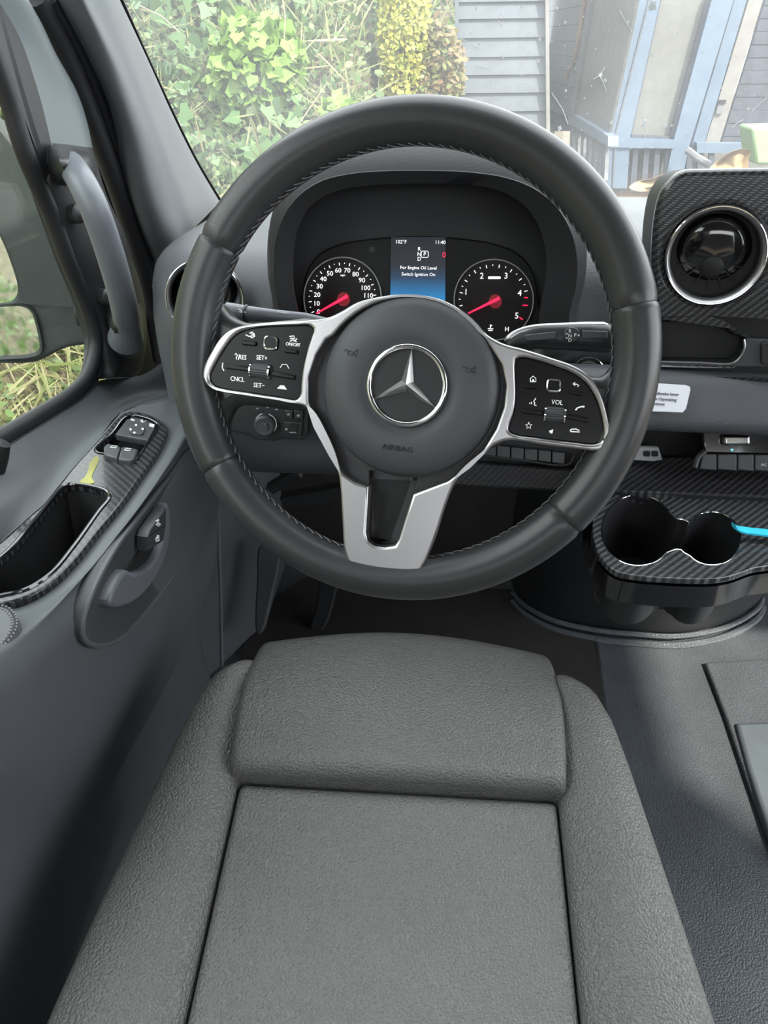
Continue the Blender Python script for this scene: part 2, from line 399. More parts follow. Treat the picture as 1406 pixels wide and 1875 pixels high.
# black ceramic band down the driver side edge of the glass, with its inner dot edge
E0 = [(218, -6), (262, 88), (320, 215), (360, 295), (402, 366)]
def wsP(px, py, off=0.0): return WS.P(px, py, off)
b0 = [wsP(x-14, y) for x, y in E0]; b1 = [wsP(x+3.5+2*(y < 50), y) for x, y in E0]
q0, q1 = catmull(b0, 24), catmull(b1, 24)
bb = MB(); bb.loft([q0, q1, q1+WS.n*.0015, q0+WS.n*.0015], False, True); obj('edge_band', bb, 'matte_black', win)
dots = MB()
for i, t in enumerate(np.linspace(0, 1, 70)):
    c = q1[min(23, int(t*23.99))]*(1-(t*23 % 1))+q1[min(23, int(t*23)+1)]*(t*23 % 1) if t < 1 else q1[-1]
    for k in range(2):
        d = WS.ex*(.0022+.0026*k)+WS.ey*(.0015*(k % 2)); o_ = c+d+WS.n*.0008
        r_ = .0009-.0002*k
        dots.add([o_+WS.ex*r_, o_+WS.ey*r_, o_-WS.ex*r_, o_-WS.ey*r_], [(0, 1, 2, 3)])
obj('dot_edge', dots, 'matte_black', win, kind='stuff')
# splatter on the outer face
sp_ = MB()
spots = [(1195, 10, 10), (1100, 138, 5), (1108, 148, 4), (986, 112, 4), (1181, 220, 3), (1218, 229, 5), (1178, 228, 4), (1025, 235, 5), (920, 105, 3), (872, 15, 3), (955, 12, 3), (1020, 16, 4), (1035, 41, 3), (988, 72, 4), (878, 80, 3), (930, 203, 4), (1036, 166, 3), (1195, 100, 3), (1285, 95, 3), (1260, 245, 3), (1150, 40, 3), (1118, 225, 3), (1320, 160, 3), (1370, 200, 4), (1330, 120, 2), (1230, 230, 2), (1090, 90, 2), (1070, 180, 2), (862, 60, 2), (900, 150, 2), (1300, 30, 2), (1240, 60, 2)]
for i in range(150): spots.append((rng.uniform(845, 1400), rng.uniform(2, 300), rng.uniform(.7, 1.5)))
for x, y, r_ in spots:
    a0 = rng.uniform(0, 6); k = 6 if r_ < 2 else 9
    loop = [wsP(x+r_*(.75 if j % 2 else 1.15)*.8*math.cos(a0+6.283*j/k), y+r_*(.75 if j % 2 else 1.2)*math.sin(a0+6.283*j/k), -.0056) for j in range(k)]
    sp_.add(loop, [tuple(range(k))])
streaks = [[(1010, 170), (1018, 182), (1030, 200), (1040, 228)], [(1135, 20), (1146, 40), (1157, 58)], [(1086, 145), (1098, 138), (1108, 124)], [(1098, 138), (1104, 150), (1110, 166)], [(1180, 212), (1182, 235), (1181, 252)], [(1376, 205), (1390, 190), (1404, 178)], [(845, 70), (860, 80), (880, 92)], [(1340, 235), (1350, 225), (1362, 218)], [(912, 38), (920, 48)], [(960, 150), (975, 160)], [(1120, 220), (1126, 250)], [(870, 120), (900, 128)]]
for ln in streaks:
    for (x0, y0), (x1, y1) in zip(ln[:-1], ln[1:]):
        L_ = math.hypot(x1-x0, y1-y0); nx, ny = -(y1-y0)/L_*.9, (x1-x0)/L_*.9
        sp_.add([wsP(x0+nx, y0+ny, -.0056), wsP(x0-nx, y0-ny, -.0056), wsP(x1-nx, y1-ny, -.0056), wsP(x1+nx, y1+ny, -.0056)], [(0, 1, 2, 3)])
obj('insect_splatter', sp_, 'splat', win, kind='stuff', flip=False)

# roof, far pillar, header, walls
hd = MB(); hd.box((.45, ws(0, 1.66)[1]-.02, 1.70), (1.95, .16, .10)); hd.box((.45, -.65, 1.77), (1.95, 2.4, .05))
tag(obj('ceiling', hd, 'headliner', label='pale cloth headliner over the cab'), kind='structure')
wb = MB(); wb.box((.45, -1.85, .72), (1.95, .05, 1.24)); tag(obj('rear_light_block', wb, 'headliner', label='pale unseen panel added behind the cab to hold back light'), kind='structure')  # unseen partial-height panel, added to cut the light from behind
wl = MB(); wl.box((XL-.06, -.95, .93), (.08, 1.5, 1.66))
tag(obj('wall_left', wl, 'trim', label='grey side wall behind the driver door'), kind='structure')
wr = MB(); wr.box((XR+.06, .02, .44), (.10, .84, .72)); wr.box((XR+.06, -.95, .93), (.10, 1.2, 1.66))  # unseen wall; door gap left open so daylight reaches the floor
wr.loft([[ws(XR+.02, z)+np.array([0, a, 0]) for a in (0, -.12)]+[ws(XR+.12, z)+np.array([0, a, 0]) for a in (-.12, 0)] for z in (.8, 1.7)], True, False, True)
tag(obj('wall_right', wr, 'trim', label='grey unseen passenger side wall, left open to let light onto the floor'), kind='structure')

# A-pillar trim
def oxs(pts, x): return [onx(a, b, x if not isinstance(x, (list, tuple)) else x[i]) for i, (a, b) in enumerate(pts)]
pe = [(100, -6), (160, 107), (199, 199), (238, 356), (280, 478)]          # rear edge, along the door seal
pw = [(218, -6), (270, 105), (320, 215), (360, 295), (402, 366)]          # edge along the glass
A = oxs(pe, -.440); Bm = [wsP(x, y)+np.array([0, -.004, 0]) for x, y in pw]
crease = oxs([(150, -6), (215, 130), (262, 250), (300, 370), (326, 440)], [-.402, -.402, -.402, -.402, -.400])
pre = oxs([(134, -6), (196, 130), (240, 250), (276, 375), (304, 452)], [-.412]*5); post = oxs([(164, -6), (232, 130), (282, 250), (322, 360), (346, 426)], [-.406]*5)
At = [q+np.array([-.05, .06, 0]) for q in catmull(A, 12)]
Bt = [q+np.array([-.06, .0, -.01]) for q in catmull(Bm, 12)]
mb = surf([At, A, pre, crease, post, Bm, Bt], 30, 48)
tag(obj('trim_1', mb, 'pillar', label='grey grained windshield pillar trim beside the driver window'), kind='structure')
# upper continuation of the pillar beyond the picture keeps the frame closed
up = MB(); a, b = A[0], Bm[0]
up.loft([[a, b, b+np.array([-.07, .02, 0]), a+np.array([-.06, .05, 0])], [ws(-.40, 1.68)+np.array([-.06, -.14, 0]), ws(-.40, 1.68), ws(-.47, 1.68)+np.array([0, .02, 0]), ws(-.46, 1.68)+np.array([-.04, -.10, 0])]], True, False, True)
obj('trim_2', up, 'pillar', label='grey pillar trim at the upper corner of the windshield')['kind'] = 'structure'
# door opening seals: two rubber tubes between pillar and door frame
se = thing('trim_3', onx(160, 107, -.44), 'pair of black rubber door seals beside the pillar', kind='structure')
s1 = [(62, -6), (120, 100), (184, 260), (246, 440), (280, 570), (296, 660)]
s2 = [(88, -6), (150, 107), (212, 270), (262, 440), (290, 570), (304, 660)]
obj('seal', MB().tube(catmull(oxs(s1, -.455), 40), .014, 10), 'rubber', se)
obj('seal', MB().tube(catmull(oxs(s2, -.448), 40), .012, 10), 'rubber', se)
jb = MB(); jb.box((-.50, 1.36, .43), (.05, .46, .70)); obj('jamb', jb, 'rubber', se)
bk = MB(); bk.loft([catmull(oxs(s1, -.49), 20)+np.array([0, -.05, 0]), catmull(oxs(s2, -.49), 20)+np.array([0, .16, 0])], False); obj('jamb', bk, 'rubber', se)

# ------------------------------------------------------------------ driver door
DR = thing('door_1', (-.45, .6, FZ), 'dark grey driver door with carbon switch panel and storage bin', kind='structure')
PZ = .741                                                            # level of the switch panel
S0 = oxs([(-190, 905), (-90, 850), (0, 803), (60, 767), (110, 738), (150, 714), (185, 696), (225, 692), (262, 686), (296, 664), (330, 640)], [-.462]*6+[-.455, -.445, -.435, -.43, -.43])
S1 = oxs([(-190, 930), (-90, 875), (0, 828), (60, 791), (110, 760), (150, 734), (190, 712), (230, 704), (266, 698), (300, 680), (335, 660)], [-.452]*6+[-.445, -.438, -.43, -.425, -.425])
R1 = oxs([(-180, 1010), (-90, 955), (0, 896), (50, 862), (96, 830), (160, 774), (200, 745), (235, 727), (272, 716), (305, 711), (345, 700)], [-.428]*8+[-.425, -.42, -.415])
R2 = oxs([(-170, 1045), (-90, 995), (0, 936), (50, 896), (96, 862), (160, 800), (200, 764), (235, 741), (272, 728), (305, 722), (345, 712)], [-.415]*8+[-.412, -.41, -.41])
V2 = [onz(a, b, PZ-.002) for a, b in [(-140, 1075), (-70, 1045), (0, 992), (40, 955), (80, 921), (134, 854), (179, 804), (222, 755), (256, 742), (300, 735), (345, 728)]]
I3 = [onz(a, b, PZ-.002) for a, b in [(-120, 1140), (-60, 1118), (0, 1107), (42, 1096), (90, 1070), (138, 1025), (179, 974), (226, 918), (290, 827), (312, 790), (350, 750)]]
I4 = [onz(a, b, PZ+.000)+np.array([.012, 0, 0]) for a, b in [(-120, 1150), (-60, 1130), (0, 1120), (46, 1108), (96, 1080), (146, 1033), (189, 982), (238, 922), (302, 832), (326, 795), (365, 756)]]
E4 = oxs([(-140, 1260), (-70, 1230), (0, 1200), (60, 1160), (120, 1100), (180, 1020), (222, 965), (262, 910), (315, 842), (350, 805), (390, 770)], -.305)
E5 = oxs([(-140, 1330), (-70, 1300), (0, 1270), (60, 1230), (125, 1170), (195, 1080), (240, 1010), (290, 930), (335, 870), (370, 830), (400, 790)], -.300)
D6 = oxs([(-140, 1460), (-70, 1430), (0, 1400), (70, 1370), (150, 1310), (230, 1210), (290, 1130), (340, 1040), (370, 985), (385, 940), (400, 890)], -.322)
def low(x, z): return [np.array([x, y, z]) for y in np.linspace(.15, .99, 11)]
D7 = oxs([(-150, 1640), (-80, 1620), (0, 1590), (80, 1540), (170, 1450), (250, 1340), (310, 1240), (360, 1130), (385, 1060), (395, 1000), (402, 930)], [-.372]*6+[-.368, -.362, -.356, -.35, -.345])
mb = surf([S0, S1, R1, R2, V2], 60, 36)
obj('upper_panel', mb, 'trim', DR)
mb = surf([I3, I4, E4, E5, D6, D7, low(-.385, .33), low(-.38, FZ+.02)], 70, 70)
dp = obj('lower_panel', mb, 'trim', DR)
bed = MB(); v2_, i3_ = catmull(V2, 40), catmull(I3, 40); dn = np.array([0, 0, -.10]); bed.loft([v2_, v2_+dn, i3_+dn, i3_], False); obj('panel_bed', bed, 'matte_black', DR)
ob_ = MB(); ob_.box((-.50, .35, .40), (.06, 1.35, .60)); obj('outer_skin', ob_, 'painted_metal', DR)
# front edge of the door with its bright bead
fe = oxs([(398, 905), (401, 1000), (404, 1100), (406, 1220)], [-.335, -.345, -.35, -.35])
obj('edge_bead', MB().tube(catmull(fe, 20), .003, 8), 'handle', DR)
# carbon switch panel
DP = Plane((-.37, .7, PZ), (0, 0, 1))
cp_out = [(-120, 1075), (0, 993), (40, 957), (80, 922), (134, 855), (179, 806), (214, 766), (232, 754), (256, 754), (286, 764), (302, 774), (306, 786), (290, 825), (258, 871), (224, 919), (179, 973), (138, 1024), (90, 1069), (42, 1095), (0, 1106), (-60, 1116), (-120, 1122)]
bin_h = [(-110, 1085), (0, 1021), (64, 952), (108, 899), (120, 889), (134, 886), (186, 895), (198, 902), (200, 912), (180, 938), (134, 1002), (93, 1050), (48, 1079), (0, 1091), (-60, 1102), (-108, 1104)]
sw_h = [(176, 822), (206, 792), (228, 765), (240, 761), (262, 764), (284, 773), (290, 780), (286, 790), (268, 815), (248, 842), (238, 843), (200, 832), (180, 829)]
plate('switch_panel', [cp_out, bin_h, sw_h], DP, .006, .010, .0025, 'carbon_door', DR, n=140, label='glossy carbon weave switch panel')
V2px = [(-140, 1075), (-70, 1045), (0, 992), (40, 955), (80, 921), (134, 854), (179, 804), (222, 755), (256, 742), (300, 735), (345, 728)]
I3px = [(365, 752), (322, 794), (298, 830), (232, 922), (185, 978), (142, 1030), (94, 1076), (44, 1102), (0, 1114), (-60, 1126), (-140, 1148)]
cpc = np.mean(cp_out, 0); cph = [tuple(cpc+(np.array(p)-cpc)*.975) for p in cp_out]
plate('panel_surround', [V2px+I3px, cph], DP, -.001, .006, 0, 'trim', DR, smooth=False)
def rim_of(name, loop, off, r, mat, par, n=90, pl=DP): 
    return obj(name, MB().tube(catmull([pl.P(a, b, off) for a, b in loop], n, True), r, 8, True), mat, par)
rim_of('bin_rim', bin_h, .006, .0022, 'gloss_black', DR)
bn = MB(); L0 = catmull([DP.P(a, b, .004) for a, b in bin_h], 60, True); cen = L0.mean(0)
L1 = cen+(L0-cen)*.88+np.array([0, 0, -.055]); L2 = cen+(L0-cen)*.80+np.array([0, 0, -.075])
bn.loft([L0, L1, L2], True); bn.add(list(L2), [tuple(range(60))]); obj('storage_bin', bn, 'matte_black', DR, flip=False)
sb = MB(); L0 = catmull([DP.P(a, b, .004) for a, b in sw_h], 40, True); L1 = L0+np.array([0, 0, -.02])
sb.loft([L0, L1], True); sb.add(list(L1), [tuple(range(40))]); obj('switch_well', sb, 'matte_black', DR, flip=False)
rim_of('switch_rim', sw_h, .006, .0013, 'gloss_black', DR)
mc = plate('mirror_control', [[(211, 795), (232, 768), (244, 764), (262, 767), (282, 776), (284, 782), (270, 806), (252, 803)]], DP, .010, .008, .001, 'button', DR, smooth=False)
plate('joystick', [rrect(250, 785, 28, 17, 7, 8)], DP, .0125, .004, .001, 'button', mc)
for a, b in ((249, 778), (239, 786), (246, 792), (261, 785)): blob('dot', DP, circ(a, b, 2.2, 1.8, 8), 'white_print', mc, .013)
strokes('symbol', DP, [[(239, 769), (247, 769)], [(241, 767), (245, 771)]], 2, 'white_print', mc, .0105)
strokes('symbol', DP, [[(257, 770), (262, 774), (268, 770)], [(260, 768), (262, 773)]], 1.6, 'white_print', mc, .0105)
blob('symbol', DP, [(274, 775), (283, 777), (281, 782), (273, 780)], 'white_print', mc, .0105)
for lp, sx in (([(189, 818), (197, 811), (221, 818), (214, 839), (190, 832)], 208), ([(222, 819), (230, 817), (252, 822), (246, 839), (238, 843), (216, 840)], 234)):
    wsw = plate('window_switch', [lp], DP, .012, .010, .002, 'button', DR, smooth=False)
    strokes('symbol', DP, [[(sx-6, 819+(sx > 220)*5), (sx+5, 820+(sx > 220)*5), (sx+7, 817+(sx > 220)*5), (sx-3, 816+(sx > 220)*5), (sx-6, 819+(sx > 220)*5)]], 1.6, 'white_print', wsw, .0125)
ys = MB()
blob('paint_smear', DP, [(170, 840), (176, 834), (181, 838), (178, 850), (172, 862), (168, 874), (172, 884), (160, 886), (145, 884), (156, 872), (162, 858), (164, 848)], 'yellow_smear', DR, .0066, .0006, True)
# inset below the armrest with pull handle and lock buttons
IN = [(352, 818), (307, 877), (268, 928), (243, 960), (215, 998), (190, 1040), (168, 1085), (152, 1130), (150, 1160), (160, 1176), (186, 1181), (224, 1165), (272, 1112), (320, 1045), (360, 975), (376, 920), (380, 870), (372, 835)]
pa, pb, pc = onx(352, 822, -.310), onx(160, 1160, -.3005), onx(362, 985, -.331)
npl = np.cross(pb-pa, pc-pa); npl /= np.linalg.norm(npl); npl = npl if npl[0] > 0 else -npl
IP = Plane((pa+pb+pc)/3, npl, ex=(0, -1, 0))
obj('inset_bead', MB().tube(catmull([IP.P(a, b, .003) for a, b in IN], 90, True), .0028, 8, True), 'trim', DR)
plate('inset_panel', [IN], IP, .004, .012, .002, 'trim_dark', DR, n=90)
ph = plate('pull_handle', [[(230, 1046), (208, 1082), (201, 1104), (208, 1112), (236, 1108), (262, 1090), (290, 1050), (306, 1010), (312, 975), (311, 930), (306, 922), (300, 985), (288, 1020), (270, 1040), (250, 1050)]], IP, .014, .016, .004, 'handle', DR, n=80)
plate('handle_recess', [[(306, 925), (272, 975), (255, 1010), (230, 1046), (250, 1052), (272, 1042), (290, 1022), (302, 985)]], IP, .006, .006, .001, 'matte_black', DR, n=50)
plate('lock_button', [[(305, 928), (275, 972), (271, 984), (304, 961)]], IP, .018, .012, .001, 'button', DR, smooth=False)
plate('lock_button', [[(304, 962), (271, 985), (271, 1009), (300, 990)]], IP, .018, .012, .001, 'button', DR, smooth=False)
strokes('symbol', IP, [[(286, 954), (290, 952), (288, 958), (293, 960), (290, 963), (286, 960)]], .9, 'white_print', DR, .0184)
strokes('symbol', IP, [[(285, 986), (290, 984), (291, 989), (286, 991), (285, 986)], [(287, 985), (288, 981), (291, 982)]], .9, 'white_print', DR, .0184)
# padded armrest with twin stitching
arm = [onz(a, b, .757) for a, b in [(-120, 1150), (-40, 1118), (0, 1118), (26, 1125), (40, 1148), (36, 1170), (18, 1195), (0, 1215), (-60, 1270), (-120, 1330)]]
q = catmull(arm, 60, True); c0 = q.mean(0)
am = MB(); am.loft([q+np.array([0, 0, -.014]), q, c0+(q-c0)*.97+np.array([0, 0, .006]), c0+(q-c0)*.90+np.array([0, 0, .009])], True); am.add(list(c0+(q-c0)*.90+np.array([0, 0, .009])), [tuple(range(60))])
ar = obj('armrest_pad', am, 'dash', DR)
for k, s_ in enumerate((.955, .87)):
    st = MB(); qq = catmull(c0+(q-c0)*s_+np.array([0, 0, .0082+.001*k]), 150, True)
    for i in range(0, 150, 2): st.tube([qq[i], qq[(i+1) % 150]], .0008, 5)
    obj('stitching', st, 'thread', ar, kind='stuff')
# window frame: rubber channel, trim with grab handle, painted strip above
AP = [(-190, 910), (-90, 850), (9, 798), (60, 768), (108, 739), (140, 715), (158, 694), (170, 665), (175, 632), (171, 603), (159, 559), (125, 477), (97, 400), (46, 281), (20, 195), (0, 139), (-30, 60), (-60, -30)]
ap = catmull(oxs(AP, -.462), 110)
obj('window_channel', MB().tube(ap, .0105, 10), 'rubber', DR)
FO = [(-190, 935), (-90, 872), (9, 818), (70, 782), (120, 750), (160, 722), (182, 694), (192, 660), (193, 628), (188, 600), (176, 559), (144, 477), (118, 400), (80, 281), (50, 185), (20, 80), (-5, -10), (-30, -90)]
fo = catmull(oxs(FO, -.452), 110)
obj('channel_lip', MB().loft([ap+np.array([-.012, 0, 0]), ap, fo, fo+np.array([-.03, 0, 0])], False), 'black_plastic', DR)
HR = [(190, 692), (225, 690), (255, 683), (268, 640), (268, 575), (263, 540), (245, 480), (228, 427), (210, 390), (192, 348), (180, 305), (169, 270)]
HL = [(184, 694), (190, 690), (194, 660), (193, 628), (187, 598), (176, 559), (158, 510), (144, 477), (130, 435), (118, 400), (98, 335), (92, 268)]
hl, hr = catmull(oxs(HL, -.450), 40), catmull(oxs(HR, [-.442]*12), 40); hm = (hl+hr)/2+np.array([.010, 0, 0])
obj('frame_trim', surf([hl+np.array([-.03, 0, 0]), hl, hm, hr, hr+np.array([-.03, .01, 0])], 44, 20), 'black_plastic', DR)
ST_R = [(46, -8), (76, 45), (100, 96), (142, 171), (160, 225), (170, 272)]
ST_L = [(-6, -4), (18, 35), (39, 75), (71, 171), (84, 220), (94, 263)]
sl, sr = catmull(oxs(ST_L, -.452), 30), catmull(oxs(ST_R, -.446), 30)
smid = (sl*.35+sr*.65)+np.array([.006, 0, 0])
obj('painted_strip', surf([sl, smid, sr, sr+np.array([-.02, .004, 0])], 30, 14), 'painted_metal', DR)
sk = catmull(oxs([(-40, -8), (-14, 40), (0, 85), (30, 171), (62, 262), (90, 330)], -.455), 30)
obj('inner_strip', surf([sl, sk], 30, 6), 'black_plastic', DR)
gp = catmull([onx(a, b, x) for a, b, x in [(126, 294, -.470), (134, 308, -.420), (152, 338, -.390), (170, 375, -.378), (192, 435, -.374), (212, 500, -.376), (226, 555, -.386), (232, 590, -.405), (230, 620, -.425)]], 60)
gr_ = np.interp(np.linspace(0, 1, 60), [0, .12, .3, .7, .9, 1], [.0165, .0150, .0155, .016, .0175, .024])
gh = obj('grab_handle', MB().tube(gp, gr_, 18), 'handle', DR, label='smooth grey grab handle')
tm = surf([oxs([(94, 262), (118, 264), (150, 268), (169, 271)], -.444), oxs([(90, 285), (112, 292), (150, 294), (172, 292)], [-.442, -.412, -.412, -.440]), oxs([(92, 305), (116, 318), (150, 322), (180, 316)], [-.442, -.415, -.41, -.44]), oxs([(100, 335), (122, 342), (160, 346), (190, 345)], -.446)], 24, 18)
obj('handle_mount', tm, 'black_plastic', gh)
bmt = surf([oxs([(196, 545), (216, 552), (246, 556), (264, 552)], [-.446, -.43, -.43, -.444]), oxs([(196, 585), (212, 590), (245, 596), (268, 590)], [-.446, -.41, -.405, -.442]), oxs([(204, 615), (220, 625), (250, 628), (268, 620)], [-.444, -.42, -.415, -.442]), oxs([(212, 660), (226, 668), (250, 668), (266, 655)], -.446)], 24, 18)
obj('handle_mount', bmt, 'black_plastic', gh)
for a, b, r_ in ((143, 391, .0115), (196, 543, .0105)):
    o_ = onx(a, b, -.437); obj('bolt_cap', MB().lathe([(0, .006), (r_*.7, .005), (r_, .002), (r_, -.01)], o_, (1, -.35, .1), 24), 'black_plastic', gh)
gl = MB(); gl.prism([(-.468, .1, .80), (-.468, .99, .74), (-.468, 1.02, .80), (-.468, .78, 1.25), (-.468, .4, 1.62), (-.468, .1, 1.62)], (-.004, 0, 0)); obj('window_glass', gl, 'side_glass', DR)
fr_ = MB(); fr_.tube(catmull([ap[-1], (-.46, .72, 1.30), (-.46, .48, 1.56), (-.46, .1, 1.64)], 20), .02, 8); obj('upper_frame', fr_, 'rubber', DR)
lk = MB(); lk.lathe([(0, .016), (.009, .014), (.012, .0), (.014, -.02)], onx(-6, 832, -.44), (.5, .2, .9), 20); obj('lock_pin', lk, 'matte_black', DR)

# ================================================================== DASHBOARD
DB = thing('dashboard', (.3, 1.1, .6), 'black dashboard with instrument cluster, round vents and carbon trim', 'dashboard')
def prof(dz, df, x):
    P_ = [(1.51, .895), (1.3, .912+dz*.3), (1.1, .925+dz*.8), (.99, .930+dz), (.93, .920+dz), (.895+df, .893+dz*.6), (.882+df, .86), (.880+df, .82), (.885+df, .78), (.89+df, .72), (.90+df, .66), (.93, .625), (1.05, .60), (1.45, .60)]
    return [np.array([x, a, b]) for a, b in P_]
secs = [(-.352, -.03, .05), (-.345, -.012, .02), (-.325, -.002, .004), (-.25, 0, 0), (-.1, .0, 0), (.06, .0, 0), (.16, .012, 0), (.24, .012, 0), (.262, .012, .004)]
cols = [catmull(prof(dz, df, x), 60) for x, dz, df in secs]
rows = [catmull([c[i] for c in cols], 60) for i in range(60)]
obj('dash_body', MB().loft(rows, False), 'dash', DB)
cols = [catmull([np.array([x, a, b]) for a, b in [(1.51, .895), (1.3, .912), (1.1, .925), (.98, .925), (.94, .90), (.93, .80), (.93, .66), (1.0, .58), (1.3, .45), (1.45, FZ)]], 40) for x in (.245, .5, .9, 1.33)]
obj('centre_body', MB().loft(cols, False), 'dash', DB)
# side cheek at the door end
ck = MB(); ck.prism([(-.352, 1.45, .88), (-.352, .99, .90), (-.352, .93, .885), (-.352, .93, .83), (-.352, .94, .66), (-.352, 1.05, .60), (-.352, 1.45, .60)], (.006, 0, 0)); obj('end_cheek', ck, 'dash', DB)
# ---- binnacle hood round the cluster
def lp(pts, y, n=100): return catmull([ony(a, b, y) for a, b in pts], n, True)
H1 = [(470, 640), (508, 575), (500, 510), (503, 445), (520, 393), (548, 356), (588, 330), (640, 317), (700, 312), (780, 311), (860, 314), (930, 325), (982, 346), (1022, 380), (1046, 422), (1057, 470), (1056, 520), (1044, 570), (1030, 640), (750, 655)]
H2 = [(560, 640), (546, 575), (536, 520), (537, 465), (548, 410), (576, 370), (622, 348), (680, 339), (740, 336), (800, 336), (860, 338), (915, 349), (960, 376), (988, 418), (1000, 465), (999, 515), (988, 570), (975, 640), (750, 650)]
a0 = lp(H1, .80); c0 = a0.mean(0)
a_out = c0+(a0-c0)*np.array([1.075, 1, 1.20])
a_in = lp(H2, .806)
def grow(l, f, dy, dz=0): return c0+(l-c0)*np.array([f, 1, f])+np.array([0, dy, dz])
def growo(f, dy, dz): return c0+(a_out-c0)*np.array([f, 1, f])+np.array([0, dy, dz])
hood = MB(); hood.loft([growo(1.04, .34, -.12), growo(1.04, .27, -.045), growo(1.03, .16, -.010), growo(1.02, .06, -.001), growo(1.008, .034, 0), a_out+np.array([0, .026, 0]), a_out*.35+a0*.65+np.array([0, .006, 0]), a0], True)
hd_ = obj('instrument_hood', hood, 'hood_black', DB)
lipm = MB(); lipm.loft([a0, grow(a0, .995, -.002), a_in+np.array([0, -.001, 0]), a_in+np.array([0, .004, 0])], True); obj('hood_lip', lipm, 'black_plastic', hd_, ang=60)
KP = Plane((-.02, .885, .905), nrm(17))
back = catmull([KP.P(a, b, -.004) for a, b in H2], 100, True); cb = back.mean(0); back = cb+(back-cb)*1.06
cav = MB(); cav.loft([a_in, a_in*.45+back*.55, back], True); obj('hood_cavity', cav, 'dash_dark', hd_)
cv = MB(); cv.add(list(back), [tuple(range(100))]); obj('cluster_back', cv, 'dash_dark', hd_, flip=False)
# ---- instrument cluster
CL = plate('instrument_cluster', [[(556, 660), (552, 560), (560, 500), (585, 465), (625, 446), (680, 437), (765, 432), (850, 437), (910, 447), (950, 465), (976, 498), (986, 550), (984, 660)]], KP, .004, .010, .002, 'matte_black', DB, n=100)
def dial(cx, cy, rx, ry):
    d = plate('dial_face', [circ(cx, cy, rx, ry)], KP, .0052, .002, 0, 'matte_black', CL, smooth=False)
    obj('dial_ring', MB().tube([KP.P(a, b, .007) for a, b in circ(cx, cy, rx, ry, 72)], .0008, 8, True), 'ring_grey', d)
    return d
LC, RC = (627, 546, 71, 75), (904, 549, 72.5, 74)
d1, d2 = dial(*LC), dial(*RC)
for s_, x, y in [('0', 583, 571), ('10', 579.5, 556), ('20', 580.5, 540), ('30', 585, 524.5), ('40', 592, 511), ('50', 604, 501), ('60', 619, 495.5), ('70', 635.5, 495.5), ('80', 651, 502.5), ('90', 662.5, 513.5), ('100', 669, 527.5), ('110', 674, 541.5), ('120', 675, 558)]:
    text(s_, KP, x, y, 8.6, 'lit_print', d1, .0062, wide=1.05)
text('mph', KP, 627.5, 504, 3.6, 'lit_print', d1, .0062)
def ticks(par, c, n, a0_, a1_, r0, r1, big=2, mat='lit_print', w=.0005):
    for i in range(n):
        a = math.radians(a0_+(a1_-a0_)*i/(n-1)); k = r0 if i % big == 0 else r0+.04
        p_, q_ = (c[0]+c[2]*k*math.cos(a), c[1]+c[3]*k*math.sin(a)), (c[0]+c[2]*r1*math.cos(a), c[1]+c[3]*r1*math.sin(a))
        obj('tick', MB().tube([KP.P(*p_, .0062), KP.P(*q_, .0062)], w if i % big == 0 else w*.75, 5), mat, par)
ticks(d1, LC, 25, 156, 373, .80, .87)
for s_, x, y in [('1', 853, 535), ('2', 882, 505.5), ('3', 926.5, 505.5), ('4', 951.5, 537), ('5', 946, 578.5)]: text(s_, KP, x, y, 11, 'lit_print', d2, .0062)
ticks(d2, RC, 17, 170, 345, .80, .88)
for x0, y0, x1, y1 in ((960, 545, 966, 545), (957, 559, 966, 559), (951, 581, 957, 585)): obj('tick', MB().tube([KP.P(x0, y0, .0062), KP.P(x1, y1, .0062)], .0007, 5), 'lit_red', d2)
blob('label_bar', KP, rrect(905, 508.5, 23, 4.5, 1.5), 'lit_print', d2, .0062)
strokes('symbol', KP, [[(893, 602), (903, 602)], [(894, 605), (902, 605)], [(898, 601), (898, 594)], [(898, 596), (901, 596)]], 1.8, 'lit_print', d2, .0062)
text('H', KP, 928, 603, 8, 'lit_print', d2, .0062)
def needle(par, x0, y0, x1, y1):
    mb = MB(); p_, q_ = KP.P(x0, y0, .011), KP.P(x1, y1, .011); mb.tube([p_, p_*.5+q_*.5, q_], [.0009, .0014, .0021], 8)
    nd = obj('needle', mb, 'lit_red', par); blob('needle_hub', KP, circ(x1-7, y1+6, 12, 13, 28), 'lit_red_dim', par, .0066); return nd
needle(d1, 579, 574, 636, 542); needle(d2, 857, 574, 914, 546)
# screen
pbr('screen', (.005, .006, .01), .3, emit=(.02, .25, .55), estr=0)
m, t, b = M['screen'], M['screen'].node_tree, M['screen'].node_tree.nodes['Principled BSDF']
tc = t.nodes.new('ShaderNodeTexCoord'); sx = t.nodes.new('ShaderNodeSeparateXYZ'); t.links.new(tc.outputs['Object'], sx.inputs[0])
mpr = t.nodes.new('ShaderNodeMapRange'); mpr.inputs[1].default_value = -.041; mpr.inputs[2].default_value = .041; t.links.new(sx.outputs[2], mpr.inputs[0])
cr = t.nodes.new('ShaderNodeValToRGB'); e = cr.color_ramp.elements
e[0].position = .0; e[0].color = (.01, .10, .20, 1); e[1].position = 1; e[1].color = (.002, .003, .006, 1)
for p_, c_ in ((.12, (.012, .12, .24)), (.125, (.004, .04, .08)), (.15, (.02, .22, .46)), (.28, (.012, .13, .30)), (.48, (.006, .03, .07)), (.62, (.003, .006, .012))):
    x_ = e.new(p_); x_.color = (*c_, 1)
t.links.new(mpr.outputs[0], cr.inputs[0]); t.links.new(cr.outputs[0], b.inputs['Emission Color']); b.inputs['Emission Strength'].default_value = .22
SCN = plate('display_screen', [[(716, 434), (816, 434), (815, 575), (714, 575)]], KP, .0055, .002, 0, 'screen', CL, smooth=False)
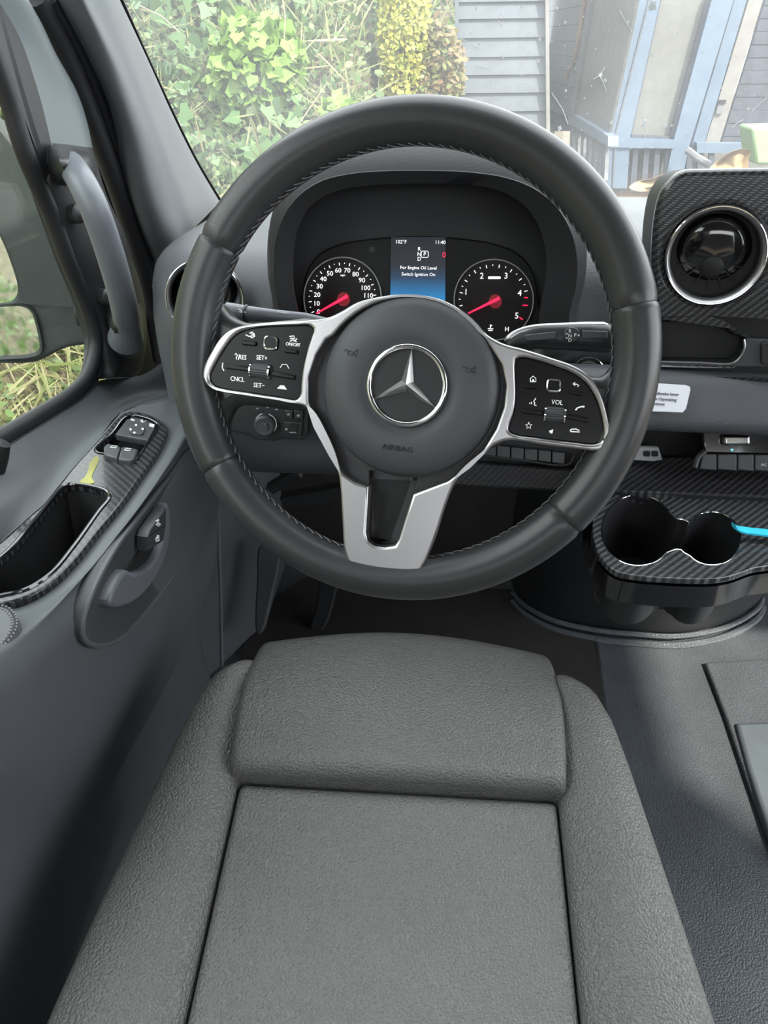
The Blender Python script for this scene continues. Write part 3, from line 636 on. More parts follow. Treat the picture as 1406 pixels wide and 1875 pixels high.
text('102°F', KP, 734, 443, 6.6, 'lit_print', SCN, .006); text('11:40', KP, 806, 444, 6.6, 'lit_print', SCN, .006)
for s_, y in (('R', 456), ('N', 465.5), ('D', 474.5)): text(s_, KP, 767.5, y, 7, 'lit_print', SCN, .006)
text('P', KP, 777.5, 465.5, 7, 'lit_print', SCN, .006)
obj('gear_frame', MB().tube([KP.P(a, b, .006) for a, b in rrect(777.5, 465.5, 13, 11.5, 2.5)], .0004, 5, True), 'lit_print', SCN)
text('0', KP, 813, 467, 10, 'lit_red', SCN, .006)
text('For Engine Oil Level', KP, 766, 490.5, 6.0, 'lit_print', SCN, .006); text('Switch Ignition On', KP, 766, 502.5, 6.0, 'lit_print', SCN, .006)
blob('sensor', KP, circ(681, 457, 5.5, 5.5, 16), 'black_plastic', CL, .0045)

# ---- round vents
def vent(name, pl, cx, cy, r, par, lab=None):
    o = pl.P(cx, cy); n_ = pl.n
    v = thing(name, o) if False else None
    ring = obj('vent_ring', MB().lathe([(r*.86, -.020), (r*.88, -.004), (r*.92, .004), (r*.97, .006), (r, .003), (r*1.01, -.003)], o, n_, 64), 'silver', par, label=lab)
    obj('vent_ring_edge', MB().tube([o+n_*.0055+r*.985*(math.cos(a)*pl.ex+math.sin(a)*pl.ey) for a in np.linspace(0, 2*math.pi, 72, endpoint=False)], r*.022, 8, True), 'chrome', ring)
    obj('vent_throat', MB().lathe([(r*.87, -.004), (r*.83, -.03), (r*.80, -.05), (0, -.05)], o, n_, 48), 'gloss_black', ring)
    # tilted ball disc with finger dimple and vanes
    n2 = n_*.93-pl.ey*.30; n2 /= np.linalg.norm(n2); n2 = n_*math.cos(.25)-pl.ey*math.sin(.25)
    o2 = o-n_*.014
    ball = obj('vent_disc', MB().lathe([(0, .009), (r*.35, .008), (r*.6, .005), (r*.76, -.001), (r*.80, -.008), (r*.74, -.02)], o2, n2, 56), 'gloss_black', ring)
    obj('finger_tab', MB().lathe([(0, .004), (r*.16, .004), (r*.24, .001), (r*.26, -.006)], o2+n2*.008-pl.ey*r*.22, n2, 32), 'matte_black', ball)
    for k in range(7):
        a = math.radians(200+k*23); dd = math.cos(a)*pl.ex+math.sin(a)*pl.ey
        obj('vane', MB().tube([o2+n2*.006+dd*r*.45, o2+n2*.0005+dd*r*.74], r*.016, 6), 'black_plastic', ball)
    return ring
VPL = Plane(ony(376, 548, .868), nrm(4, -8))
vent('vent', VPL, 376, 546, .0445, DB, 'round silver-ringed air vent at the door end')
# ---- centre stack, carbon faced pod
CP = Plane(ony(1310, 465, .84), nrm(6, 10))
pod_out = [(1206, 360), (1216, 340), (1232, 322), (1252, 312), (1290, 310), (1406, 308), (1600, 305), (1860, 301), (1900, 302), (1912, 318), (1916, 400), (1918, 600), (1914, 690), (1902, 708), (1860, 711), (1600, 706), (1406, 702), (1300, 699), (1206, 694), (1202, 640), (1196, 560), (1192, 480), (1196, 410)]
cub = [(1200, 590), (1290, 588), (1316, 594), (1340, 612), (1362, 621), (1362, 634), (1354, 654), (1340, 664), (1200, 662)]
vh = [(1310+dx, 468+dy) for dx, dy in [(88*math.cos(a)-6*math.sin(a)*0, 88*math.sin(a)) for a in np.linspace(0, 2*math.pi, 40, endpoint=False)]]
vu, vv = CP.uv(1309, 468); VR = .0490
hole = [(vu+VR*math.cos(a), vv+VR*math.sin(a)) for a in np.linspace(0, 2*math.pi, 60, endpoint=False)]
def uvs(pl, l, off=0): return [pl.uv(a, b, off) for a, b in l]
po = [tuple(q) for q in catmull(uvs(CP, pod_out), 160, True)]
# straight runs replace the overshoot of the far, unseen end
plate('stack_fascia', [po, uvs(CP, cub), hole], CP, 0, .02, .006, 'carbon_front', DB, smooth=False, px=False, label='glossy carbon weave centre fascia')
pb_ = MB(); qq = np.array([CP.w(a, b, -.015) for a, b in po]); pb_.loft([qq, qq+np.array([.01, .08, -.012])], True, False, True); obj('stack_body', pb_, 'matte_black', DB)
cub3 = np.array([CP.P(a, b, -.001) for a, b in cub]); cm = MB(); ce = cub3.mean(0)
c2 = ce+(cub3-ce)*.96+np.array([0, .075, 0]); cm.loft([cub3, c2], True); cm.add(list(c2), [tuple(range(len(c2)))])
obj('cubby', cm, 'matte_black', DB, flip=False)
obj('cubby_edge', MB().tube(catmull([CP.P(a, b, .001) for a, b in [(1200, 662), (1280, 664), (1340, 665), (1354, 655), (1363, 636), (1362, 621)]], 40), .0012, 6), 'silver', DB)
plate('cubby_sill', [[(1190, 664), (1342, 666), (1357, 656), (1367, 620), (1420, 622), (1420, 672), (1190, 668)]], CP, .0012, .004, .0008, 'button', DB, smooth=False)
plate('side_key', [rrect(1424, 648, 62, 42, 8)], CP, .005, .006, .0015, 'black_plastic', DB, smooth=False)
vent('vent', CP, 1309, 468, .0490, DB, 'large round silver-ringed air vent in the carbon fascia')
for lnn in ([(1306, 366), (1298, 370), (1304, 376), (1308, 374)], [(1342, 360), (1350, 361), (1351, 367)]): pass
# padded roll with sticker
padp = [(.845, .828), (.828, .829), (.815, .822), (.805, .806), (.797, .79), (.795, .778), (.802, .768), (.83, .764)]
obj('padded_roll', MB().loft([catmull([np.array([x, a-.03*(x-.30), b]) for a, b in padp], 24) for x in np.linspace(.15, 1.3, 24)], False), 'dash', DB)
PP = Plane((.25, .8092, .806), np.array([0, -.016, .008])+np.array([-.0005, 0, 0])); PP = Plane(ony(1230, 728, .800), np.array([-.03, -.86, .5]))
STK = plate('sticker', [[(1160, 699), (1255, 705), (1263, 708), (1264, 714), (1256, 748), (1250, 755), (1160, 752)]], PP, .003, .0006, 0, 'sticker', DB, smooth=False, label='white handbrake notice sticker')
for s_, x, y in (('Handbrake lever', 1216, 721), ('see Operating', 1216, 731), ('Instructions', 1198, 739)): text(s_, PP, x, y, 5.5, 'ink', STK, .0034, rot=-1.5)
# switch row and knee level trim under the wheel
KN = Plane(ony(950, 830, .884), nrm(22))
kn = plate('knee_trim', [[(640, 835), (860, 845), (1000, 856), (1060, 860), (1100, 862), (1300, 868), (1300, 912), (1100, 903), (900, 893), (640, 880)]], KN, .006, .02, .003, 'carbon_matte', DB, smooth=False)
bt = [(885, 812), (909, 815), (935, 818), (960, 821), (985, 823), (1010, 826), (1035, 829)]
for (x0, y0), (x1, y1) in zip(bt[:-1], bt[1:]):
    plate('push_button', [[(x0+.8, y0), (x1-.8, y1), (x1-1.5, y1+21), (x0+.2, y0+21)]], KN, .012, .01, .0012, 'button', DB, smooth=False)
obj('button_surround', MB().tube(catmull([KN.P(a, b, .008) for a, b in [(880, 834), (950, 842), (1030, 852), (1044, 848), (1050, 832)]], 30), .0016, 6), 'black_plastic', DB)
# light switch panel
LS = Plane(ony(487, 776, .874), nrm(8))
plate('switch_plate', [[(420, 738), (470, 738), (560, 748), (566, 756), (563, 798), (555, 806), (515, 803), (505, 808), (470, 806), (458, 796), (420, 790)]], LS, .004, .02, .002, 'black_plastic', DB, smooth=False)
kb = obj('light_knob', MB().lathe([(0, .014), (.0055, .014), (.006, .012), (.011, .0125), (.0135, .010), (.0142, .0)], LS.P(487, 776, .004), LS.n, 40), 'button', DB)
obj('knob_ring', MB().tube([LS.P(487, 776, .013)+.0133*(math.cos(a)*LS.ex+math.sin(a)*LS.ey) for a in np.linspace(math.radians(108), math.radians(432), 60)], .0008, 6), 'ring_grey', kb)
text('0', LS, 486, 777, 4, 'dim_print', kb, .0185)
for lpx in ([(521, 751), (536, 751), (536, 768), (521, 767)], [(538, 751), (555, 752), (555, 770), (538, 768)], [(520, 772), (554, 774), (552, 799), (520, 796)]):
    plate('push_button', [lpx], LS, .008, .008, .0012, 'black_plastic', DB, smooth=False)
for a, b in ((528, 759), (546, 761), (524, 786)): blob('symbol', LS, rrect(a, b, 5, 4, 1), 'dim_print', DB, .0085)
blob('thumb_wheel', LS, rrect(537, 784, 14, 14, 2), 'matte_black', DB, .0095); blob('symbol', LS, rrect(536, 792, 12, 1.6, .5), 'dim_print', DB, .0105)
for a, b in ((471, 748), (490, 746), (506, 750)): blob('symbol', LS, rrect(a, b, 5, 2.5, .8), 'dim_print', DB, .0048)
# start button
SBp = Plane(ony(1080, 684, .866), nrm(12))
sbt = obj('start_button', MB().lathe([(0, .004), (.0115, .004), (.0135, .006), (.0145, .004), (.016, .0)], SBp.P(1076, 685), SBp.n, 40), 'button', DB)
for r_ in (.0190, .0136): obj('button_ring', MB().tube([SBp.P(1076, 685, .004)+r_*(math.cos(a)*SBp.ex+math.sin(a)*SBp.ey) for a in np.linspace(0, 6.283, 50, endpoint=False)], .0011, 8, True), 'chrome', sbt)
# ---- lower centre: socket panel, heater controls, shelf
US = Plane(ony(1190, 830, .862), nrm(10))
us = plate('usb_panel', [[(1150, 818), (1206, 820), (1213, 842), (1196, 845), (1150, 842)]], US, .004, .008, .001, 'usb_grey', DB, smooth=False, label='pale grey socket panel with two ports')
for a in (1184, 1199): plate('usb_port', [rrect(a, 831, 12, 10, 2.5)], US, .0052, .003, 0, 'matte_black', us, smooth=False)
HC = Plane(ony(1345, 820, .835), nrm(24))
hc = plate('heater_panel', [[(1285, 790), (1300, 786), (1420, 790), (1700, 800), (1700, 838), (1420, 833), (1290, 830)]], HC, .0, .03, .002, 'gloss_black', DB, smooth=False)
slm = plate('fan_slider', [rrect(1350, 806, 48, 18, 4)], HC, .010, .009, .003, 'chrome', hc, smooth=False)
plate('slider_well', [rrect(1352, 805, 66, 22, 8)], HC, .0015, .002, 0, 'matte_black', hc, smooth=False)
blob('marker', HC, [(1337, 822), (1344, 822), (1340, 827)], pbr('cyan_lit', (.2, .7, .8), .5, emit=(.2, .8, 1), estr=.1).name, hc, .0008)
kx = [1280, 1313, 1350, 1381, 1414, 1450, 1490, 1530]
for a, b in zip(kx[:-1], kx[1:]):
    plate('push_button', [[(a+1+(a < 1290)*6, 831+(a-1280)*.012), (b-.6, 831+(b-1280)*.012), (b-.6, 861+(b-1280)*.02), (a+.6, 859+(a-1280)*.02)]], HC, .006, .02, .0015, 'button', hc, smooth=False)
text('A/C', HC, 1398, 851, 4.5, 'white_print', hc, .0066)
obj('panel_end', MB().tube(catmull([HC.P(a, b, .004) for a, b in [(1290, 826), (1278, 838), (1272, 856)]], 14), .0035, 8), 'button', hc)
SH = Plane((.4, .82, .69), (0, -.12, 1))
plate('shelf', [[(1060, 862), (1140, 838), (1280, 836), (1420, 846), (1880, 856), (1880, 936), (1420, 909), (1250, 903), (1080, 894)]], SH, .0, .02, .002, 'carbon_shelf', DB, smooth=False, label='carbon weave tray below the heater controls')
rc = MB(); rc.prism([(.13, .90, .78), (1.3, .90, .78), (1.3, .89, .66), (.13, .89, .66)], (0, .02, 0)); obj('recess_back', rc, 'matte_black', DB)

# ================================================================== CENTRE CONSOLE
CC = thing('centre_console', (.4, .9, FZ), 'glossy carbon cup holder console below the centre dash', 'console')
KZ = .68; CPl = Plane((.3, .73, KZ), (0, 0, 1))
plo = [(1112, 900), (1130, 900), (1250, 905), (1406, 912), (1560, 919), (1700, 925), (1722, 930), (1726, 950), (1722, 990), (1700, 1006), (1600, 1016), (1480, 1028), (1406, 1036), (1380, 1040), (1340, 1054), (1300, 1060), (1160, 1053), (1126, 1045), (1098, 1018), (1087, 987), (1085, 960), (1092, 926)]
def arc(cx, cy, rx, ry, a0_, a1_, n): return [(cx+rx*math.cos(math.radians(a)), cy+ry*math.sin(math.radians(a))) for a in np.linspace(a0_, a1_, n)]
cuph = arc(1168, 971, 67, 65, 38, 330, 40)+[(1236, 948), (1243, 951), (1250, 951)]+arc(1303, 986, 53, 49, -142, 142, 30)+[(1254, 1014), (1247, 1007), (1238, 1006), (1229, 1008)]
q = catmull(uvs(CPl, plo), 140, True); hq = catmull(uvs(CPl, cuph), 120, True)
plate('console_top', [list(map(tuple, q)), list(map(tuple, hq))], CPl, 0, .007, .0010, 'carbon_top', CC, smooth=False, px=False, label='carbon weave cup holder surround')
l3 = np.array([CPl.w(a, b, 0) for a, b in hq]); cup = MB(); ce = l3.mean(0)
l4 = ce+(l3-ce)*.97+np.array([0, 0, -.04]); l5 = ce+(l3-ce)*.9+np.array([0, 0, -.085])
cup.loft([l3+np.array([0, 0, -.001]), l4, l5], True); cup.add(list(l5), [tuple(range(120))]); obj('cup_well', cup, 'black_plastic', CC, flip=False)
obj('cup_rim', MB().tube(l3+np.array([0, 0, .0000]), .0008, 8, True), 'chrome', CC)
mt = CPl.w(*CPl.uv(1158, 985), -.082); obj('well_mat', MB().lathe([(0, .004), (.028, .004), (.030, 0)], mt+np.array([.0, .0, 0]), (0, 0, 1), 32), 'carpet', CC)
ou = np.array([CPl.w(a, b, -.01) for a, b in q]); ce = ou.mean(0)
lip = MB(); lip.loft([ou, ou+np.array([.002, .004, -.03]), ou+np.array([.006, .05, -.05]), ou+np.array([.01, .09, -.05])], True); obj('console_lip', lip, 'gloss_black', CC)
# lower body falling back to the floor
base = [onz(a, b, FZ+.02) for a, b in [(930, 1040), (945, 1085), (1000, 1125), (1090, 1145), (1240, 1158), (1330, 1140), (1385, 1105), (1402, 1080)]]
topb = [np.array([x, y, .62]) for x, y in [(.16, 1.0), (.18, .90), (.21, .84), (.27, .79), (.36, .78), (.44, .79), (.52, .82), (.58, .90)]]
cb_ = MB(); bl, tl = catmull(base, 50), catmull(topb, 50); cb_.loft([tl, tl*.62+bl*.38+np.array([0, .13, 0]), tl*.3+bl*.7+np.array([0, .08, 0]), bl], False); obj('console_body', cb_, 'dash_dark', CC)
for dz, s_, r_ in ((.012, 0, .006), (.0, 14, .008)):
    q = catmull([onz(a, b+s_*1.2, FZ+dz+.004) for a, b in [(938, 1085), (960, 1108), (1010, 1135), (1085, 1153), (1160, 1161), (1240, 1165), (1330, 1148), (1385, 1116), (1396, 1096)]], 60)
    obj('base_bead', MB().tube(q, r_, 8), 'floor_vinyl', CC)

# ---- floor details
gv = [onz(a, b, FZ) for a, b in [(1088, 1165), (1097, 1240), (1108, 1330), (1118, 1400)]]
obj('floor_seam', MB().tube(catmull(gv, 20)+np.array([0, 0, -.003]), .008, 8), 'rubber', floor)
def raised(name, pts, h, mat, par, bev, extra):
    mb = MB(); mb.prism([onz(a, b, FZ+h)-np.array([0, 0, h]) for a, b in pts]+[np.array([a, b, FZ]) for a, b in extra], (0, 0, h)); return obj(name, mb, mat, par, bevel=bev, seg=4)
raised('floor_step', [(1440, 1640), (1416, 1560), (1372, 1440), (1328, 1310), (1290, 1212), (1420, 1204)], .010, 'floor_vinyl', floor, .008, [(1.15, 1.29), (1.15, .70)])
raised('tread_pad', [(1428, 1580), (1406, 1520), (1370, 1410), (1345, 1322), (1440, 1318)], .017, 'floor_mat', floor, .008, [(1.05, 1.12), (1.05, .80)])
fm = MB(); fm.prism([onz(a, b, FZ) for a, b in [(420, 1260), (470, 1120), (560, 1060), (960, 1085), (1085, 1160), (1105, 1300)]], (0, 0, .006)); obj('carpet_mat', fm, 'carpet', floor)
# footwell: kick panel ribs, foot rest and pedals
kp = MB(); kp.prism([(-.44, 1.0, FZ), (-.33, 1.22, FZ), (-.33, 1.30, .62), (-.44, 1.0, .62)], (0, .2, 0)); obj('kick_panel', kp, 'trim', floor)
def foot_plate(name, pts, y, tilt, m_):
    pl = Plane(ony(*pts[0], y), nrm(tilt)); plate(name, [pts], pl, 0, .02, .004, m_, floor, n=60)
foot_plate('foot_rest', [(476, 999), (512, 1000), (511, 1030), (497, 1094), (480, 1158), (473, 1163), (468, 1156), (470, 1060)], 1.16, 25, 'dash')
foot_plate('foot_rest_side', [(592, 1050), (624, 1050), (618, 1075), (590, 1155), (567, 1160), (578, 1110)], 1.25, 25, 'dash_dark')
bp = MB(); bp.box((-.05, 1.26, .36), (.10, .03, .07), np.array([(1, 0, 0), (0, .8, .6), (0, -.6, .8)])); pe_ = thing('brake_pedal', (-.05, 1.3, .3), 'dark brake pedal hanging in the footwell', 'pedal')
obj('pad', bp, 'rubber', pe_, bevel=.006); obj('arm', MB().tube([(-.05, 1.28, .38), (-.05, 1.36, .5), (-.05, 1.38, .62)], .011, 8), 'matte_black', pe_)
br = thing('brace_bar', (-.2, 1.05, .6), 'dark cross bar below the steering column', 'bar')
obj('bar', MB().prism([ony(512, 913, 1.02), ony(620, 893, 1.02), ony(720, 880, 1.02), ony(720, 905, 1.02), ony(620, 918, 1.02), ony(520, 930, 1.02)], (0, .02, 0)), 'dash_dark', br)
obj('bracket', MB().prism([ony(486, 895, 1.0), ony(540, 862, 1.0), ony(552, 876, 1.0), ony(500, 905, 1.0)], (0, .02, 0)), 'dash_dark', br)

# ================================================================== STEERING WHEEL
WN = nrm(23.711, 8.724)
WP = Plane((-.02543, .57227, .93335), WN)
SW = thing('steering_wheel', WP.w(0, 0, -.05), 'black leather three-spoke steering wheel with silver bezel and star emblem', 'steering wheel')
R0 = .175
def rimp(a, b, rr=.0175, rn=.0185):
    ra = R0+rr*math.cos(b); return WP.w(ra*math.cos(a), ra*math.sin(a), rn*math.sin(b))
def ang(px, py): u, v = WP.uv(px, py); return math.atan2(v, u)
seams = [ang(1154, 563), ang(412, 452), ang(396, 858), ang(1043, 955)]      # right top, left top, left bottom, right bottom
def arcpanel(a0_, a1_, fat):
    n = 90; rings = []
    for i in range(n+1):
        t = i/n; a = a0_+(a1_-a0_)*t; d_ = min(t, 1-t)*abs(a1_-a0_)*R0
        s_ = 1.0 if d_ > .003 else .93+.07*math.sin(d_/.003*math.pi/2)
        f = 1+fat*math.sin(math.pi*t)
        rings.append([rimp(a, b, .0175*s_*f, .0185*s_*f) for b in np.linspace(0, 2*math.pi, 28, endpoint=False)])
    return MB().loft(rings, True, False, True)
g_ = .0022
for a0_, a1_, fat in ((seams[0]+g_, seams[1]-g_, 0), (seams[1]+g_, seams[2]+2*math.pi-g_, .04), (seams[2]+g_, seams[3]-g_, 0), (seams[3]+g_, seams[0]-g_, -.03)):
    obj('rim_cover', arcpanel(a0_, a1_, fat), 'wheel_leather', SW)
obj('rim_core', MB().loft([[rimp(a, b, .0160, .0168) for b in np.linspace(0, 2*math.pi, 16, endpoint=False)] for a in np.linspace(0, 2*math.pi, 120, endpoint=False)], True, True), 'rubber', SW)
st = MB(); NS = 126
for i in range(NS):
    a = 2*math.pi*i/NS; b = math.radians(172)
    st.tube([rimp(a-.026, b+.13, .0179, .0189), rimp(a, b-.0, .0183, .0193), rimp(a+.026, b-.13, .0179, .0189)], .00045, 5)
obj('stitching', st, 'thread', SW, kind='stuff')
cr_ = MB(); 
for k in (-.10, .10):
    cr_.tube([rimp(a, math.radians(172)+k*.2, .0177, .0187) for a in np.linspace(0, 2*math.pi, 160, endpoint=False)], .0004, 5, True)
obj('seam', cr_, 'rubber', SW)
# spoke backing in soft plastic, merging into the rim
def wplate(name, loops, off, thick, bev, mat, par=SW, **k): return plate(name, loops, WP, off, thick, bev, mat, par, **k)
wplate('spoke_cover', [[(362, 548), (395, 552), (418, 578), (452, 590), (520, 584), (575, 584), (600, 640), (596, 745), (545, 752), (470, 744), (425, 744), (408, 770), (402, 812), (372, 830), (340, 760), (335, 640)]], -.004, .028, .009, 'wheel_leather', n=90)
wplate('spoke_cover', [[(1176, 560), (1140, 600), (1125, 660), (1100, 690), (1060, 678), (960, 640), (900, 640), (900, 790), (960, 812), (1040, 826), (1076, 838), (1075, 880), (1060, 920), (1130, 890), (1180, 790), (1200, 660)]], -.004, .028, .009, 'wheel_leather', n=90)
wplate('spoke_cover', [[(628, 860), (640, 1060), (690, 1075), (760, 1072), (820, 870)], [(670, 830), (672, 990), (690, 1004), (724, 1004), (764, 890), (770, 830)]], -.006, .022, .006, 'wheel_leather', smooth=False)
# silver bezel
bez = [(372, 690), (376, 668), (386, 648), (402, 622), (420, 605), (445, 596), (500, 590), (560, 587), (600, 582), (625, 571), (655, 554), (700, 543), (747, 539), (795, 545), (835, 562), (862, 585), (890, 612), (920, 629), (960, 640), (1010, 656), (1052, 671), (1080, 690), (1100, 722), (1113, 765), (1119, 800), (1112, 818), (1095, 826), (1060, 823), (990, 814), (935, 806), (910, 812), (885, 832), (850, 862), (832, 885), (815, 925), (796, 985), (776, 1034), (765, 1048), (745, 1053), (705, 1051), (660, 1042), (640, 1030), (631, 1005), (627, 950), (622, 880), (612, 835), (595, 795), (572, 755), (555, 743), (525, 736), (460, 727), (410, 718), (382, 708)]
lpod = [(385, 687), (390, 675), (407, 645), (430, 615), (454, 603), (488, 598), (540, 596), (566, 596), (575, 603), (572, 614), (563, 642), (555, 677), (552, 702), (550, 724), (543, 732), (509, 727), (450, 718), (410, 712), (394, 707), (386, 698)]
rpod = [(943, 664), (946, 657), (956, 655), (975, 658), (1009, 668), (1043, 681), (1069, 698), (1090, 728), (1101, 763), (1105, 793), (1101, 807), (1088, 813), (1052, 810), (988, 802), (941, 795), (931, 788), (932, 779), (941, 752), (944, 720), (943, 690)]
hub = arc(747, 708, 166, 163, -145, -35, 18)+[(900, 640), (918, 668), (926, 705), (922, 745), (908, 785), (882, 828), (856, 854), (820, 880)]+[(757, 904), (745, 940), (731, 985), (724, 998), (705, 1001), (686, 999), (674, 990), (671, 975), (674, 930), (676, 890)]+[(650, 882), (630, 868), (608, 832), (580, 780), (566, 735), (566, 690), (580, 650), (598, 622)]
qb = catmull(uvs(WP, bez, .012), 220, True); ql = catmull(uvs(WP, lpod, .012), 90, True); qr = catmull(uvs(WP, rpod, .012), 90, True); qh = np.array(uvs(WP, hub, .012))
wplate('spoke_bezel', [qb, ql, qr, qh], .0145, .013, .0022, 'silver', smooth=False, px=False, label='satin silver spoke bezel')
BEZ = None
lp_ = wplate('button_pod', [lpod], .0115, .010, .0008, 'pod_black', n=90)
rp_ = wplate('button_pod', [rpod], .0115, .010, .0008, 'pod_black', n=90)
# dark ring behind the horn pad, then the pad itself
hu, hv = WP.uv(746, 709, .02); HO = WP.w(hu, hv, 0); HR_ = .0694
obj('hub_well', MB().lathe([(.030, -.030), (.0700, -.026), (.0700, .004), (.066, .0045)], HO, WN, 72), 'black_plastic', SW)
bk_in = [(746+(a-746)*.985, 760+(b-760)*.985) for a, b in bez]
wplate('bezel_backing', [bk_in, [(676, 862), (674, 985), (684, 998), (722, 999), (734, 985), (762, 880), (764, 862)]], .003, .008, .001, 'black_plastic', smooth=False)
padm = MB().lathe([(0, .0185), (.0335, .0188), (.0355, .0198), (.040, .0216), (.050, .0212), (.060, .0190), (.066, .0152), (.0688, .0100), (HR_, .002), (.0685, -.02)], HO, WN, 96)
hp = obj('horn_pad', padm, 'hub_plastic', SW, ang=60)
HP = Plane(HO, WN)
obj('emblem_disc', MB().lathe([(0, .0190), (.0305, .0190), (.0312, .0175)], HO, WN, 64), 'black_plastic', hp)
eo = HP.w(*HP.uv(745, 706, .02), 0)
EP = Plane(eo, WN)
ER = .0292
em = obj('emblem_ring', MB().tube([EP.w(ER*math.cos(a), ER*math.sin(a), .0212) for a in np.linspace(0, 6.2832, 90, endpoint=False)], .0021, 12, True), 'chrome', hp, label='chrome ring around the star')
c_star = np.array(EP.uv(745, 704, .021))
tips = [np.array(EP.uv(*t_, .021)) for t_ in ((754, 636), (683, 731), (797, 747))]
sm = MB(); vs = [EP.w(*c_star, .0262)]
for i in range(3):
    t_ = tips[i]; nx_ = tips[(i+1) % 3]; d1_ = (t_-c_star)/np.linalg.norm(t_-c_star); d2_ = (nx_-c_star)/np.linalg.norm(nx_-c_star)
    mid = c_star+(d1_+d2_)/np.linalg.norm(d1_+d2_)*.0054
    vs += [EP.w(*t_, .0215), EP.w(*t_, .0195), EP.w(*mid, .0195)]
fs = []
for i in range(3):
    t1, b1_, m1 = 1+3*i, 2+3*i, 3+3*i; m0 = 1+3*((i-1) % 3)+2
    fs += [(0, t1, m1), (0, m0, t1), (t1, b1_, m1), (t1, m0, b1_)]
obj('star', sm.add(vs, fs), 'star_chrome', hp, ang=5, label='chrome three-pointed star')
def hornsym(x, y, rot):
    c, s_ = math.cos(rot), math.sin(rot); T = lambda a, b: (x+a*c-b*s_, y+a*s_+b*c)
    strokes('horn_symbol', HP, [[T(-12, -4), T(-6, -3), T(4, 0), T(11, -6)], [T(11, -6), T(11, 7)], [T(11, 7), T(4, 1)], [T(-5, -2), T(-6, 4), T(0, 6), T(5, 3), T(4, 0)], [T(-12, -4), T(-12, 0)]], 1.3, 'matte_black', hp, .0214)
hornsym(643, 645, .1); hornsym(859, 676, .1)
text('AIRBAG', HP, 728, 821, 9.5, 'matte_black', hp, .0212, rot=-5, wide=1.25, thick=.0008)
# pod controls
QF = .0121
def ic(par, lines, w=1.9): strokes('symbol', WP, lines, w, 'icon_lit', par, QF)
def frame_key(par, cx, cy, w, h, rot):
    k = plate('touch_pad', [rrect(cx, cy, w, h, 6, rot)], WP, QF+.0010, .002, .0004, 'pod_black', par, smooth=False)
    obj('key_frame', MB().tube([WP.P(a, b, QF+.0009) for a, b in rrect(cx, cy, w+1, h+1, 6, rot)], .0007, 6, True), 'chrome', k)
def toggle(par, cx, cy, w, h, rot):
    plate('toggle_key', [rrect(cx, cy, w, h, 3, rot)], WP, QF+.0020, .003, .0009, 'pod_black', par, smooth=False)
def roller(par, cx, cy, w, h, rot):
    c, s_ = math.cos(math.radians(rot)), math.sin(math.radians(rot))
    a_, b_ = WP.P(cx-w/2*c, cy-w/2*s_, QF-.001), WP.P(cx+w/2*c, cy+w/2*s_, QF-.001)
    ax = (b_-a_)/np.linalg.norm(b_-a_); r_ = .0060; e_ = np.cross(ax, WN); n = 40; L_ = np.linalg.norm(b_-a_)
    rings = []
    for h_ in (0, .0012, L_-.0012, L_):
        f = .88 if h_ in (0, L_) else 1
        rings.append([a_+ax*h_+r_*f*(1.0 if k % 2 else .95)*(math.cos(6.2832*k/n)*WN+math.sin(6.2832*k/n)*e_) for k in range(n)])
    rl = obj('thumb_roller', MB().loft(rings, True, False, True), 'button', par, ang=20)
    for q_ in (a_, b_): obj('roller_cap', MB().lathe([(r_*1.04, -.0006), (r_*1.04, .0006), (0, .0006)], q_, ax, 24), 'chrome', rl)
def slot(par, x0, y0, x1, y1, w):
    L_ = math.hypot(x1-x0, y1-y0); nx, ny = -(y1-y0)/L_*w/2, (x1-x0)/L_*w/2
    plate('rocker', [[(x0+nx, y0+ny), (x1+nx, y1+ny), (x1-nx, y1-ny), (x0-nx, y0-ny)]], WP, QF+.0022, .004, .0010, 'pod_black', par, smooth=False)
frame_key(lp_, 495.5, 628, 22, 22, 4); toggle(lp_, 455, 628, 26, 9, 6); toggle(lp_, 532, 643, 24, 8, 6)
slot(lp_, 414, 671, 458, 676, 9); slot(lp_, 496, 684, 538, 691, 9); roller(lp_, 478, 679.5, 34, 34, 7)
obj('mark', MB().tube([WP.P(a, b, QF) for a, b in ((408, 664), (407, 673), (410, 679))], .0005, 5), 'icon_lit', lp_)
text('RES', WP, 444, 654.5, 8.5, 'icon_lit', lp_, QF, rot=-4, wide=.85); ic(lp_, [[(430, 650), (432, 647), (435, 650), (433, 654), (433, 658)], [(436, 659), (439, 649)]])
text('SET+', WP, 479.5, 655.5, 8.5, 'icon_lit', lp_, QF, rot=-4, wide=.85); text('CNCL', WP, 434.5, 694.5, 8.5, 'icon_lit', lp_, QF, rot=-4, wide=.85)
text('SET−', WP, 474.5, 706, 8.5, 'icon_lit', lp_, QF, rot=-3, wide=.85); text('ON/OFF', WP, 536.5, 631, 6.5, 'icon_lit', lp_, QF, rot=-4, wide=.85)
ic(lp_, [[(450, 613), (456, 616), (462, 615)], [(460, 611), (465, 614), (464, 618), (459, 618)], [(457, 610), (462, 608), (466, 612), (466, 617)]], 2.2)
ic(lp_, [[(530, 616), (538, 615), (540, 619), (531, 620)], [(531, 625), (537, 622), (543, 626)], [(538, 625), (544, 620)]], 2.2)
ic(lp_, [[(513, 673), (517, 667), (525, 667.5), (529, 675)]], 1.6)
blob('symbol', WP, [(507, 711.5), (513, 705.5), (520, 706), (525, 713.5)], 'icon_lit', lp_, QF)
frame_key(rp_, 1014, 706, 23, 21, 4); toggle(rp_, 974, 709, 24, 7, 4); toggle(rp_, 1054, 720, 24, 7, 10)
slot(rp_, 957, 753, 995, 757, 9); slot(rp_, 1036, 762, 1078, 770, 9); roller(rp_, 1016, 759.5, 36, 34, 5)
